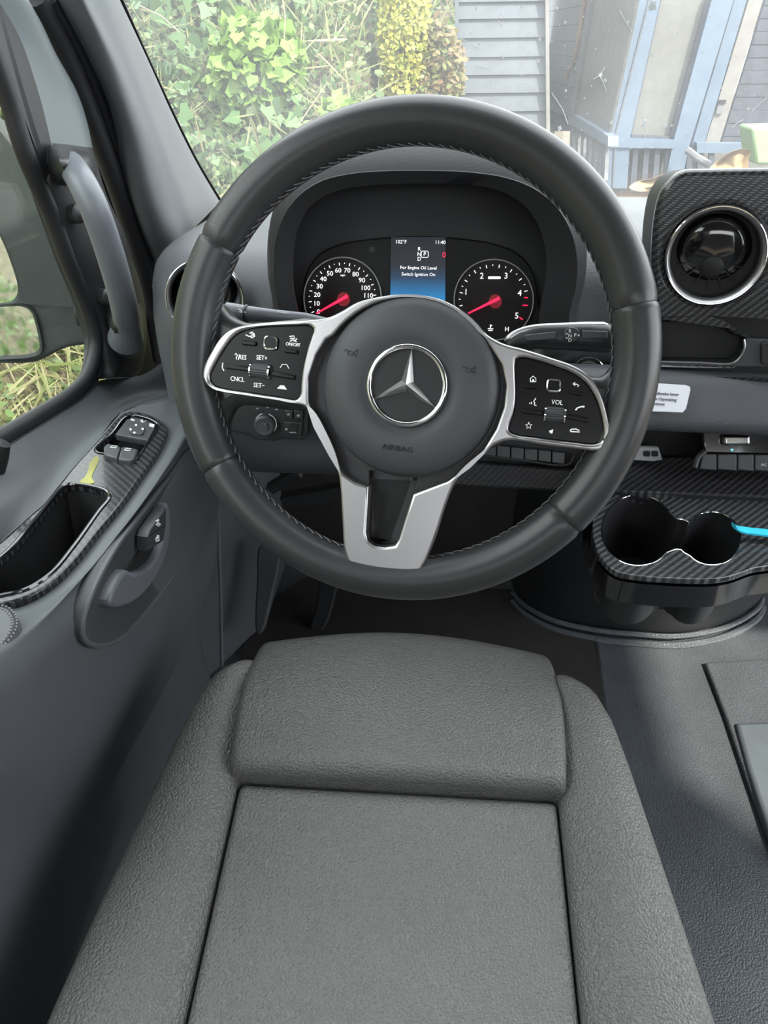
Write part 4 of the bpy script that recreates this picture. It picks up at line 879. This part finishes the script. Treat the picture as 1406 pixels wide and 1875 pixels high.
text('VOL', WP, 1020, 737, 8.5, 'icon_lit', rp_, QF, rot=-4, wide=.9)
ic(rp_, [[(971, 699), (971, 693), (976, 688.5), (981, 693), (981, 699), (971, 699)]], 1.7); blob('symbol', WP, rrect(976, 696.5, 4, 4, .5), 'icon_lit', rp_, QF)
ic(rp_, [[(1049, 703), (1056, 703.5), (1060, 706), (1057, 708)], [(1053, 700), (1049, 703), (1053, 706)]], 1.9)
ic(rp_, [[(981, 729), (977, 735), (979, 737), (978, 741), (982, 743)], [(973, 736), (973, 740)], [(970, 737), (970, 740)]], 1.9)
ic(rp_, [[(1053.5, 751), (1057, 747), (1063, 745), (1070, 744)], [(1053.5, 751), (1056, 749)], [(1067, 746), (1070, 744)]], 2.8)
ic(rp_, [[(1043.5, 789), (1046, 786), (1054, 785.5), (1060, 788), (1061, 791), (1044, 790)]], 2.6)
star5 = [(968+(6.5 if k % 2 == 0 else 2.8)*math.sin(k*math.pi/5), 779.5-(6.5 if k % 2 == 0 else 2.8)*math.cos(k*math.pi/5)) for k in range(10)]
ic(rp_, [star5+[star5[0]]], 1.3); blob('symbol', WP, [(1005, 789), (1013, 786), (1011, 794), (1007, 793)], 'icon_lit', rp_, QF)

# ================================================================== STEERING COLUMN AND STALKS
SC = thing('steering_column', WP.w(0, 0, -.15), 'dark steering column shroud with two control stalks', 'steering column')
cz = MB(); rings = []
for d_, s_ in ((-.03, .052), (-.06, .062), (-.12, .068), (-.24, .075), (-.34, .075)):
    rings.append([WP.w(hu+s_*1.05*math.copysign(abs(math.cos(a))**.7, math.cos(a)), hv-.004+s_*.8*math.copysign(abs(math.sin(a))**.7, math.sin(a)), d_) for a in np.linspace(0, 2*math.pi, 40, endpoint=False)])
obj('column_shroud', cz.loft(rings, True, False, True), 'dash_dark', SC)
TSo = -.055
def tp(px, py, o=TSo): return WP.P(px, py, o)
ts = obj('turn_signal_stalk', MB().tube([tp(600, 592), tp(560, 583), tp(500, 578), tp(452, 574), tp(430, 572), tp(414, 569), tp(410, 567)], [.0045, .0048, .0055, .0068, .0078, .0075, .005], 18), 'handle', SC)
obj('stalk_collar', MB().tube([tp(454, 574.5), tp(450, 574)], .0080, 18), 'black_plastic', ts)
TSP = Plane(tp(430, 572), WN); strokes('symbol', TSP, [[(436, 566), (441, 568), (444, 572), (438, 571)], [(447, 571), (450, 572)]], 1.5, 'white_print', ts, .0080)
strokes('symbol', TSP, [[(508, 571), (528, 574)]], 1.5, 'white_print', ts, .0056)
go = -.05
gs = MB(); path = [(930, 634, .010), (950, 620, .011), (985, 612, .0125), (1030, 612, .0135), (1080, 613, .0145), (1110, 615, .0145), (1122, 617, .012)]
rings = []
cen_ = [WP.P(a, b+4, go) for a, b, _ in path]
for i, (a, b, r_) in enumerate(path):
    rings.append([cen_[i]+WP.ey*r_*.80*math.copysign(abs(math.sin(k))**.8, math.sin(k))+WN*r_*.85*math.cos(k) for k in np.linspace(0, 2*math.pi, 28, endpoint=False)])
gso = obj('gear_selector_stalk', gs.loft(rings, True, False, True), 'black_plastic', SC)
GP = Plane(WP.P(1050, 616, go), WN)
obj('stalk_top_trim', MB().tube(catmull([WP.P(a, b, go+.005) for a, b in [(925, 626), (945, 611), (975, 602), (1020, 599), (1070, 597), (1112, 597)]], 30), [.0016]+[.0032]*28+[.002], 10), 'silver', gso)
plate('stalk_knob', [circ(1047, 613, 16, 14, 30)], GP, .0135, .004, .001, 'black_plastic', gso, smooth=False)
plate('grip_flat', [[(1066, 605), (1112, 606), (1112, 620), (1066, 621)]], GP, .0138, .004, .001, 'button', gso, smooth=False)
plate('grip_flat', [[(960, 613), (1018, 607), (1018, 621), (962, 625)]], GP, .0128, .004, .001, 'button', gso, smooth=False)
for s_, y in (('R', 606.5), ('N', 615), ('D', 623)): text(s_, GP, 1043.5, y, 6.5, 'white_print', gso, .0141)
text('P', GP, 1053, 614, 6.5, 'white_print', gso, .0141)
for l_ in ([(1035, 612), (1040, 612), (1037.5, 609)], [(1035, 618), (1040, 618), (1037.5, 621)], [(1061, 611.5), (1061, 616.5), (1057, 614)]): blob('symbol', GP, l_, 'white_print', gso, .0141)

# ================================================================== SEAT
t_ = math.radians(10.3)
SN = np.array([0, -math.sin(t_), math.cos(t_)]); SPl = Plane(CAM-SN*.745, SN)
SC0 = -.0235                                                          # seat centre line
ST = thing('driver_seat', (SC0, .4, FZ), 'grey-black leather driver seat with side bolsters', 'seat')
def rnd(d, r):
    return 0.0 if d >= r else r-math.sqrt(max(r*r-(r-d)**2, 0))
def pillow(uL, uR, v0, v1, h, rs, rf, rb, crown=.0, fall=.12, nu=44, nv=60, vshape=None):
    """cushion: left/right edges as functions of v, rounded sides and ends, skirt down to fall"""
    rings = []
    vs = np.concatenate([v0+(v1-v0)*np.sin(np.linspace(0, math.pi/2, nv//2))*.5, v1-(v1-v0)*.5*np.sin(np.linspace(math.pi/2, 0, nv//2))[1:]]) if False else v0+(v1-v0)*(1-np.cos(np.linspace(0, math.pi, nv)))/2
    for v in vs:
        a, b = uL(v), uR(v); row = []
        for s_ in (1-np.cos(np.linspace(0, math.pi, nu)))/2:
            u = a+(b-a)*s_; d_ = min(u-a, b-u)
            z = h(s_, v)+crown*math.sin(math.pi*s_)
            z -= rnd(d_, rs)+rnd(v-v0, rb)+rnd(v1-v, rf)
            vv = v+(vshape(s_) if vshape else 0)*max(0, (v-v0)/(v1-v0))
            row.append(SPl.w(u, vv, z))
        row = [row[0]-SN*fall]+row+[row[-1]-SN*fall]
        rings.append(row)
    first = [q-SN*(fall*.9) for q in rings[0]]; last = [q-SN*(fall*.9) for q in rings[-1]]
    return MB().loft([first]+rings+[last], False)
obj('cushion_centre', pillow(lambda v: SC0-.1635, lambda v: SC0+.1635, -.30, .392, lambda s, v: 0.0-.004*math.sin(math.pi*s), .008, .010, .05, .004, .09), 'seat_panel', ST)
def thl(v): t = (v-.392)/.2; return SC0-.172-.008*math.sin(math.pi*min(max(t, 0), 1))
def thr(v): t = (v-.392)/.2; return SC0+.171+.006*math.sin(math.pi*min(max(t, 0), 1))
obj('thigh_support', pillow(thl, thr, .3945, .585, lambda s, v: .027-.024*max(0, (v-.46)/.115)**2, .011, .026, .018, .005, .14, vshape=lambda s: .022*math.sin(math.pi*s)), 'seat_leather', ST)
for sg in (-1, 1):
    def outer(v):
        return float(np.interp(v, [-.3, .0, .17, .27, .36, .43, .48, .515, .538], [.300, .290, .277, .264, .251, .241, .232, .219, .190]))
    inn = lambda v: .1655
    hb = lambda s, v: .018*math.sin(math.pi*(s if sg > 0 else 1-s))**.8+.012*(s if sg > 0 else 1-s)
    if sg < 0: mbp = pillow(lambda v: SC0-outer(v), lambda v: SC0-inn(v), -.30, .540, hb, .009, .022, .05, 0, .16)
    else: mbp = pillow(lambda v: SC0+inn(v), lambda v: SC0+outer(v), -.30, .540, hb, .009, .022, .05, 0, .16)
    bo = obj('side_bolster', mbp, 'seat_leather', ST)
    pts = [SPl.w(SC0+sg*(outer(v)+.0006), v, -.004-.010*max(0, (v-.5)/.038)) for v in np.linspace(-.3, .533, 60)]
    obj('piping', MB().tube(pts, .0019, 8), 'handle', bo)
    sd_ = MB(); vv = np.linspace(-.3, .50, 24)
    sd_.loft([[SPl.w(SC0+sg*(outer(v)-.004), v, -.02) for v in vv], [SPl.w(SC0+sg*(outer(v)-.012), v, -.16) for v in vv], [SPl.w(SC0+sg*.20, v, -.22) for v in vv]], False); obj('side_skirt', sd_, 'seat_leather', ST)
sbx = MB(); sbx.box((SC0, .12, .24), (.38, .66, .27)); obj('seat_base', sbx, 'dash_dark', ST, bevel=.02)

# ================================================================== LOOSE THINGS
strap = catmull([onz(1340, 958, KZ+.012), onz(1352, 967, KZ+.014), onz(1372, 971, KZ+.012), onz(1400, 974, KZ+.012), onz(1440, 978, KZ+.010), onz(1480, 970, KZ+.006)], 30)
sm_ = MB(); wd = np.interp(np.linspace(0, 1, 30), [0, .2, 1], [.0015, .0045, .0055])
sm_.loft([[strap[i]+np.array([0, wd[i], .001]), strap[i]+np.array([0, -wd[i], -.001]), strap[i]+np.array([0, -wd[i], -.003]), strap[i]+np.array([0, wd[i], -.001])] for i in range(30)], True, False, True)
tag(obj('strap', sm_, 'cyan'), 'bright cyan strap lying beside the cup holders', 'strap')
def dry_leaf(loop, y0, lab, curl):
    c = bpy.data.meshes.new('leaf'); q = catmull([ony(a, b, y0) for a, b in loop], 48, True); ce = q.mean(0); mb = MB()
    rings = [ce+(q-ce)*f+np.array([0, curl*(f**2)*math.sin(3*f), 0]) for f in (.02, .35, .7, 1.0)]
    rings = [r_+np.stack([np.zeros(48), .012*f*np.sin(np.linspace(0, 18, 48)), np.zeros(48)], -1) for r_, f in zip(rings, (0, .3, .7, 1))]
    back_ = [r_+np.array([0, .0016, 0]) for r_ in rings[::-1]]
    mb.loft(rings+back_, True, False, True)
    return tag(obj('dry_leaf', mb, 'dead_leaf'), lab, 'leaf', 'dry leaves on the cowl')
dry_leaf([(1152, 344), (1172, 334), (1192, 328), (1210, 318), (1232, 314), (1250, 316), (1240, 330), (1250, 350), (1200, 352)], 1.60, 'curled tan leaf left of the carbon vent pod, outside the glass', .02)
dry_leaf([(1300, 312), (1318, 298), (1335, 280), (1352, 272), (1368, 273), (1380, 280), (1374, 296), (1370, 316), (1372, 330), (1330, 336)], 1.62, 'large tan leaf standing above the carbon vent pod, outside the glass', .03)
cw = MB(); cw.prism([(-.6, 1.53, .872), (1.5, 1.53, .872), (1.5, 1.95, .78), (-.6, 1.95, .78)], (0, 0, -.04)); tag(obj('cowl', cw, 'cowl'), 'black cowl panel outside below the windshield', 'cowl')

# ================================================================== OUTSIDE: mirror, porch, hillside
GZ = -.80
gd = MB(); gd.box((0, 8, GZ-.05), (60, 50, .1)); tag(obj('ground', gd, 'soil', label='bare ground around the van'), kind='structure')
# wing mirror
MN = np.array([.15, -.98, .05]); MP = Plane(onx(60, 520, -.74), MN)
MR = thing('wing_mirror', MP.w(0, 0, -.05), 'dusty dark wing mirror outside the driver window', 'mirror')
mh = [(-160, 120), (-60, 180), (0, 232), (40, 285), (70, 330), (120, 400), (165, 500), (190, 600), (168, 628), (122, 637), (94, 650), (64, 664), (0, 666), (-160, 660)]
mg1 = [(-140, 240), (-60, 320), (0, 436), (18, 480), (31, 525), (29, 544), (18, 553), (0, 556), (-140, 560)]
mg2 = [(-140, 567), (0, 563), (38, 562), (54, 570), (63, 592), (71, 630), (70, 642), (58, 648), (0, 653), (-140, 655)]
q1, q2, q3 = (catmull(uvs(MP, l), 80, True) for l in (mh, mg1, mg2))
plate('housing_face', [q1, q2, q3], MP, 0, .02, .006, 'grab_housing', MR, smooth=False, px=False)
h3 = np.array([MP.w(a, b, -.01) for a, b in q1]); hc_ = h3.mean(0); mb = MB(); mb.loft([h3, hc_+(h3-hc_)*.96-MP.n*.06, hc_+(h3-hc_)*.7-MP.n*.12], True, False, True); obj('housing_shell', mb, 'grab_housing', MR)
plate('mirror_glass', [q2], MP, -.004, .003, 0, 'mirror_glass', MR, smooth=False, px=False); plate('blind_spot_mirror', [q3], MP, -.004, .003, 0, 'mirror_glass', MR, smooth=False, px=False)
obj('mirror_arm', MB().tube([MP.P(150, 560, -.05), onx(230, 560, -.60), onx(300, 560, -.52)], [.05, .045, .05], 14), 'grab_housing', MR)

# screened porch
HY = 7.0
PO = thing('screened_porch', ony(1170, 300, HY)*np.array([1, 1, 0])+np.array([0, .5, GZ]), 'blue-grey screened porch with lap siding, posts and slatted railing', 'porch')
def slab(name, pts, y, d, mat, **k):
    mb = MB(); mb.prism([ony(a, b, y) for a, b in pts], (0, d, 0)); return obj(name, mb, mat, PO, **k)
ys_ = [-72, -36, 2, 33, 68, 103, 136, 169, 203, 238, 274, 310, 350]
for y0, y1 in zip(ys_[:-1], ys_[1:]):
    p_ = [ony(838, y0+3.2, HY+.022), ony(1001, y0+1.2, HY+.022), ony(1001, y1, HY+.0), ony(838, y1+2, HY+.0)]
    mb = MB(); mb.prism(p_, (0, .06, 0)); obj('siding_board', mb, 'siding', PO)
slab('sheathing', [(838, -80), (1001, -80), (1001, 352), (838, 352)], HY+.09, .02, 'dark_board')
slab('corner_post', [(833, -80), (840, -80), (840, 350), (833, 350)], HY-.04, .1, 'siding'); slab('corner_post', [(998, -80), (1004, -80), (1008, 350), (1001, 350)], HY-.05, .1, 'pale_trim')
zr = ony(1110, 255, HY)[2]; far_ = onz(1046, 211, zr); near = ony(1110, 255, HY)
nw = np.cross(near-far_, (0, 0, 1.0)); nw /= np.linalg.norm(nw); nw = nw if nw @ (CAM-near) > 0 else -nw
RP = Plane(near, nw, ex=near-far_)
def rslab(name, pts, off, d, mat):
    mb = MB(); mb.prism([RP.P(a, b, off) for a, b in pts], -RP.n*d); return obj(name, mb, mat, PO)
rl_ = [(-24, -52), (22, 8), (50, 43), (76, 76), (100, 107), (124, 138), (148, 170), (174, 201), (200, 232)]
for (a0_, b0_), (a1_, b1_) in zip(rl_[:-1], rl_[1:]):
    rslab('siding_board', [(1004, a0_), (1082, b0_), (1082, b1_-1), (1004, a1_-1)], -.02, .05, 'siding')
for s_, q_ in (((1046, 211), 1),): pass
rslab('sheathing', [(1002, -60), (1084, -60), (1084, 240), (1002, 240)], -.09, .02, 'dark_board')
obj('downspout', MB().tube(catmull([RP.P(a, b, .07) for a, b in [(1076, -20), (1068, 20), (1060, 70), (1052, 110), (1048, 122), (1042, 128), (1038, 142)]], 24), .022, 10), 'terracotta', PO)
rslab('screen_frame', [(1079, -10), (1084, -10), (1049, 212), (1043, 210)], .03, .06, 'grey_wood')
rslab('screen_panel', [(1083, -10), (1168, -10), (1113, 252), (1048, 212)], .0, .02, 'screen_mesh')
rslab('rail', [(1040, 214), (1050, 210), (1113, 249), (1113, 268), (1040, 226)], .05, .08, 'post_blue')
for i in range(7):
    x = 1044+i*10; rslab('baluster', [(x, 226+i*6), (x+5, 229+i*6), (x+2, 330), (x-3, 330)], .02, .03, 'grey_wood')
slab('post', [(1166, -10), (1211, -10), (1154, 250), (1148, 345), (1098, 345), (1112, 250)], HY-.06, .12, 'post_blue')
slab('post_edge', [(1190, -10), (1193, -10), (1128, 250), (1124, 345), (1121, 345), (1125, 250)], HY-.07, .02, 'siding')
slab('screen_panel', [(1212, -10), (1303, -10), (1231, 251), (1153, 248)], HY+.02, .02, 'screen_pale')
slab('screen_frame', [(1208, -10), (1213, -10), (1156, 250), (1151, 250)], HY-.03, .04, 'dark_board'); slab('screen_frame', [(1297, -10), (1306, -10), (1233, 252), (1226, 252)], HY-.03, .04, 'dark_board'); slab('screen_frame', [(1152, 247), (1230, 250), (1230, 255), (1152, 252)], HY-.03, .04, 'dark_board')
slab('rail', [(1108, 252), (1234, 256), (1234, 272), (1108, 270)], HY-.08, .08, 'post_blue')
slab('post', [(1306, -10), (1346, -10), (1262, 268), (1245, 345), (1216, 345), (1232, 262)], HY-.07, .12, 'post_blue')
slab('post', [(1348, -10), (1370, -10), (1290, 262), (1262, 345), (1248, 345), (1266, 268)], HY+.02, .10, 'post_blue')
slab('door_trim', [(1374, -10), (1400, -10), (1318, 259), (1292, 259)], HY+.05, .08, 'pale_trim')
lk_ = slab('lock_plate', [(1316, 182), (1329, 182), (1322, 209), (1311, 209)], HY+.03, .02, 'grey_wood'); slab('lock_bolt', [(1318, 183), (1330, 183), (1328, 190), (1317, 190)], HY+.02, .02, 'matte_black')
for i in range(12):
    y0 = -14+i*24; slab('wall_board', [(1400-y0*.31+2, y0), (1720, y0), (1720, y0+23.2), (1400-(y0+23.2)*.31+2, y0+23.2)], HY+.30+.006*(i % 3), .05, 'dark_board')
slab('wall_backing', [(1404, -20), (1720, -20), (1720, 280), (1318, 280)], HY+.40, .03, 'dark_board')
slab('rail', [(1276, 262), (1720, 264), (1720, 284), (1276, 280)], HY-.06, .08, 'post_blue')
for i in range(9):
    x = 1140+i*20; slab('baluster', [(x, 272), (x+9, 272), (x+4, 350), (x-7, 350)], HY-.04, .04, 'dark_board' if i % 1 == 0 else 'grey_wood')
slab('lower_panel', [(1120, 272), (1420, 272), (1420, 360), (1110, 360)], HY+.20, .04, 'screen_pale')
slab('floor_edge', [(1120, 318), (1420, 318), (1420, 360), (1120, 360)], HY+.10, .04, 'terracotta')
obj('hand_rail', MB().tube([ony(1258, 275, HY-.2), ony(1275, 288, HY-.25), ony(1300, 303, HY-.3)], .03, 8), 'grey_wood', PO)
gb = MB(); gb.prism([ony(1376, 234, 6.2), ony(1440, 232, 6.2), ony(1440, 302, 6.2), ony(1384, 302, 6.2)], (0, .3, 0)); tag(obj('green_bin', gb, pbr('pale_green', (.20, .30, .15), .6).name, bevel=.02), 'pale green box on the porch behind the tan leaf', 'box')
# dark fence behind the shrubs
fn = thing('slat_fence', ony(812, 80, 8.5)*np.array([1, 1, 0])+np.array([0, 0, GZ]), 'grey weathered slat fence between the shrubs and the siding', 'fence')
for i in range(9):
    x = 796+i*5; mb = MB(); mb.prism([ony(x, -40, 8.5), ony(x+4, -40, 8.5), ony(x+3.5, 220, 8.5), ony(x-.5, 220, 8.5)], (0, .03, 0)); obj('slat', mb, 'grey_wood', fn)

# hillside
def bank(x, y):
    a = (y-4.0-max(0, x+.6)*3.0)*.85; b = (-x-1.5)*.95
    s_ = max(0, max(a, b)); s_ = s_+.35*min(a, b)*(1 if min(a, b) > 0 else 0)
    return GZ+min(s_, 5.5)+.12*math.sin(x*2.1)*math.cos(y*1.7)*min(1, s_)
gx, gy = np.linspace(-9, 1.6, 54), np.linspace(-8, 12, 70)
hm_ = MB(); hm_.loft([[np.array([x, y, bank(x, y)-.03]) for x in gx] for y in gy], False); tag(obj('hillside', hm_, 'soil', label='earth bank rising beside and ahead of the van'), kind='structure')
def leaf_shape(kind):
    if kind == 'ivy': return [(0, 0), (.42, -.12), (.62, .28), (.34, .52), (0, 1.0), (-.34, .52), (-.62, .28), (-.42, -.12)]
    if kind == 'blade': return [(-.016, 0), (.016, 0), (.022, .5), (0, 1), (-.022, .5)]
    return [(0, 0), (.26, .25), (.30, .55), (0, 1), (-.30, .55), (-.26, .25)]
def leaves(name, pts, size, mat, kind='oval', up=None, jit=.9, parent=None, lab=None, face=None):
    sh = np.array([(a, b, .12*abs(a)) for a, b in leaf_shape(kind)]); k = len(sh); V = []; Fc = []
    for i, p_ in enumerate(pts):
        n_ = rng.normal(size=3)*jit+(np.array([.15, -.75, .65]) if face is None else np.array(face)); n_ /= np.linalg.norm(n_)
        d_ = rng.normal(size=3)*.8+(np.array([0, 0, -.4]) if up is None else np.array(up)); d_ -= n_*(d_ @ n_); d_ /= np.linalg.norm(d_)+1e-9
        e_ = np.cross(d_, n_); s_ = size*rng.uniform(.55, 1.35)
        V.append(p_+s_*(sh[:, :1]*e_+sh[:, 1:2]*d_+sh[:, 2:]*n_)); Fc.append(tuple(range(i*k, i*k+k)))
    me = bpy.data.meshes.new(name); me.from_pydata([tuple(map(float, q_)) for v in V for q_ in v], [], Fc); me.update()
    o = place(name, me, mat, parent, flip=False, center=False)
    return o
def bank_pts(n, x0, x1, y0, y1, lift, f=None):
    out = []
    while len(out) < n:
        x, y = rng.uniform(x0, x1), rng.uniform(y0, y1)
        if f and not f(x, y): continue
        z = bank(x, y)
        if z < GZ+.02 and rng.random() < .7: continue
        out.append(np.array([x, y, z+abs(rng.normal())*lift]))
    return out
o = leaves('vine_foliage', bank_pts(30000, -4.8, .9, 3.8, 8.5, .16), .060, 'vine_leaf'); tag(o, 'tangled green vines covering the bank ahead', 'vines', kind='stuff')
o = leaves('ivy_foliage', bank_pts(4000, -4.5, -.9, 4.2, 7.0, .20), .085, 'ivy_leaf', 'ivy'); tag(o, 'broad pale ivy leaves over the bank near the pillar', 'ivy', kind='stuff')
o = leaves('grass_foliage', bank_pts(8000, -4.8, .6, 3.8, 7.8, .12), .30, 'grass_blade', 'blade', up=(0, -.1, .9)); tag(o, 'dry straw-coloured grass among the vines', 'grass', kind='stuff')
o = leaves('side_foliage', bank_pts(15000, -6.5, -1.35, -5, 4.4, .15), .07, 'vine_leaf', face=(.75, -.1, .65)); tag(o, 'green undergrowth beyond the driver window', 'undergrowth', kind='stuff')
o = leaves('side_grass', bank_pts(11000, -4.6, -1.3, .5, 5, .10), .26, 'grass_blade', 'blade', up=(.1, -.1, .9), face=(.75, -.3, .5)); tag(o, 'dry grass seen low through the driver window', 'grass', kind='stuff')
def shrub(name, px, py, y, rad, n, size, mat, lab, kind='oval', z_up=1.0, sub=None):
    c = ony(px, py, y); sh = thing(name, (c[0], c[1], bank(c[0], c[1])), lab, 'shrub')
    pts = []
    for _ in range(n):
        d_ = rng.normal(size=3); d_ /= np.linalg.norm(d_); r_ = rng.uniform(.55, 1)**.5
        pts.append(c+d_*r_*np.array(rad))
    f = leaves('foliage', pts, size, mat, kind, parent=None); f.parent = sh; f.matrix_parent_inverse = WM[sh.name].inverted(); f['kind'] = 'stuff'
    for k in range(5):
        b_ = np.array([c[0]+rng.normal()*.05, c[1]+rng.normal()*.05, bank(c[0], c[1])-.1]); e_ = c+rng.normal(size=3)*np.array(rad)*.4
        obj('stem', MB().tube([b_, (b_+e_)/2+rng.normal(size=3)*.05, e_], [.02, .014, .006], 6), 'branch', sh)
    return sh
shrub('bright_bush', 470, 120, 5.6, (.30, .25, .30), 520, .075, 'bright_leaf', 'bright lime-green leafy bush in the middle of the bank', 'ivy')
shrub('yellow_shrub', 738, 60, 6.2, (.17, .2, .62), 4200, .042, 'yellow_leaf', 'tall sunlit yellow shrub left of the grey siding')
shrub('russet_shrub', 792, 140, 6.3, (.22, .2, .36), 1700, .06, 'russet_leaf', 'reddish-green shrub between the yellow shrub and the siding')
shrub('hollow_shade_bush', 600, 120, 6.4, (.30, .2, .26), 900, .07, 'hollow_shade_leaf', 'bush with dark leaf colours standing in for a shaded hollow of the bank')  # dark foliage stands in for the shade of a hollow
shrub('olive_bush', 660, 60, 6.8, (.30, .2, .5), 1500, .06, 'vine_leaf', 'olive-green bush beside the yellow shrub')
shrub('pale_bush', 620, 210, 5.4, (.12, .12, .10), 160, .055, 'bright_leaf', 'small bright vine above the top of the steering wheel', 'ivy')
for i, (a, b, c_, d_) in enumerate([(240, 40, 420, 130), (300, 20, 380, 150), (516, -10, 522, 70), (560, 100, 640, 200), (380, 200, 470, 120)]):
    pass
tw = thing('bare_twigs', ony(516, 80, 5.6)*np.array([1, 1, 0]), 'thin bare twigs standing in front of the vines', 'twigs')
for a, b, c_, d_ in ((516, -10, 520, 75), (255, 10, 330, 60), (545, 230, 600, 150)):
    obj('twig', MB().tube([ony(a, b, 5.1), ony((a+c_)/2+4, (b+d_)/2-5, 5.1), ony(c_, d_, 5.1)], .0035, 6), 'branch', tw)
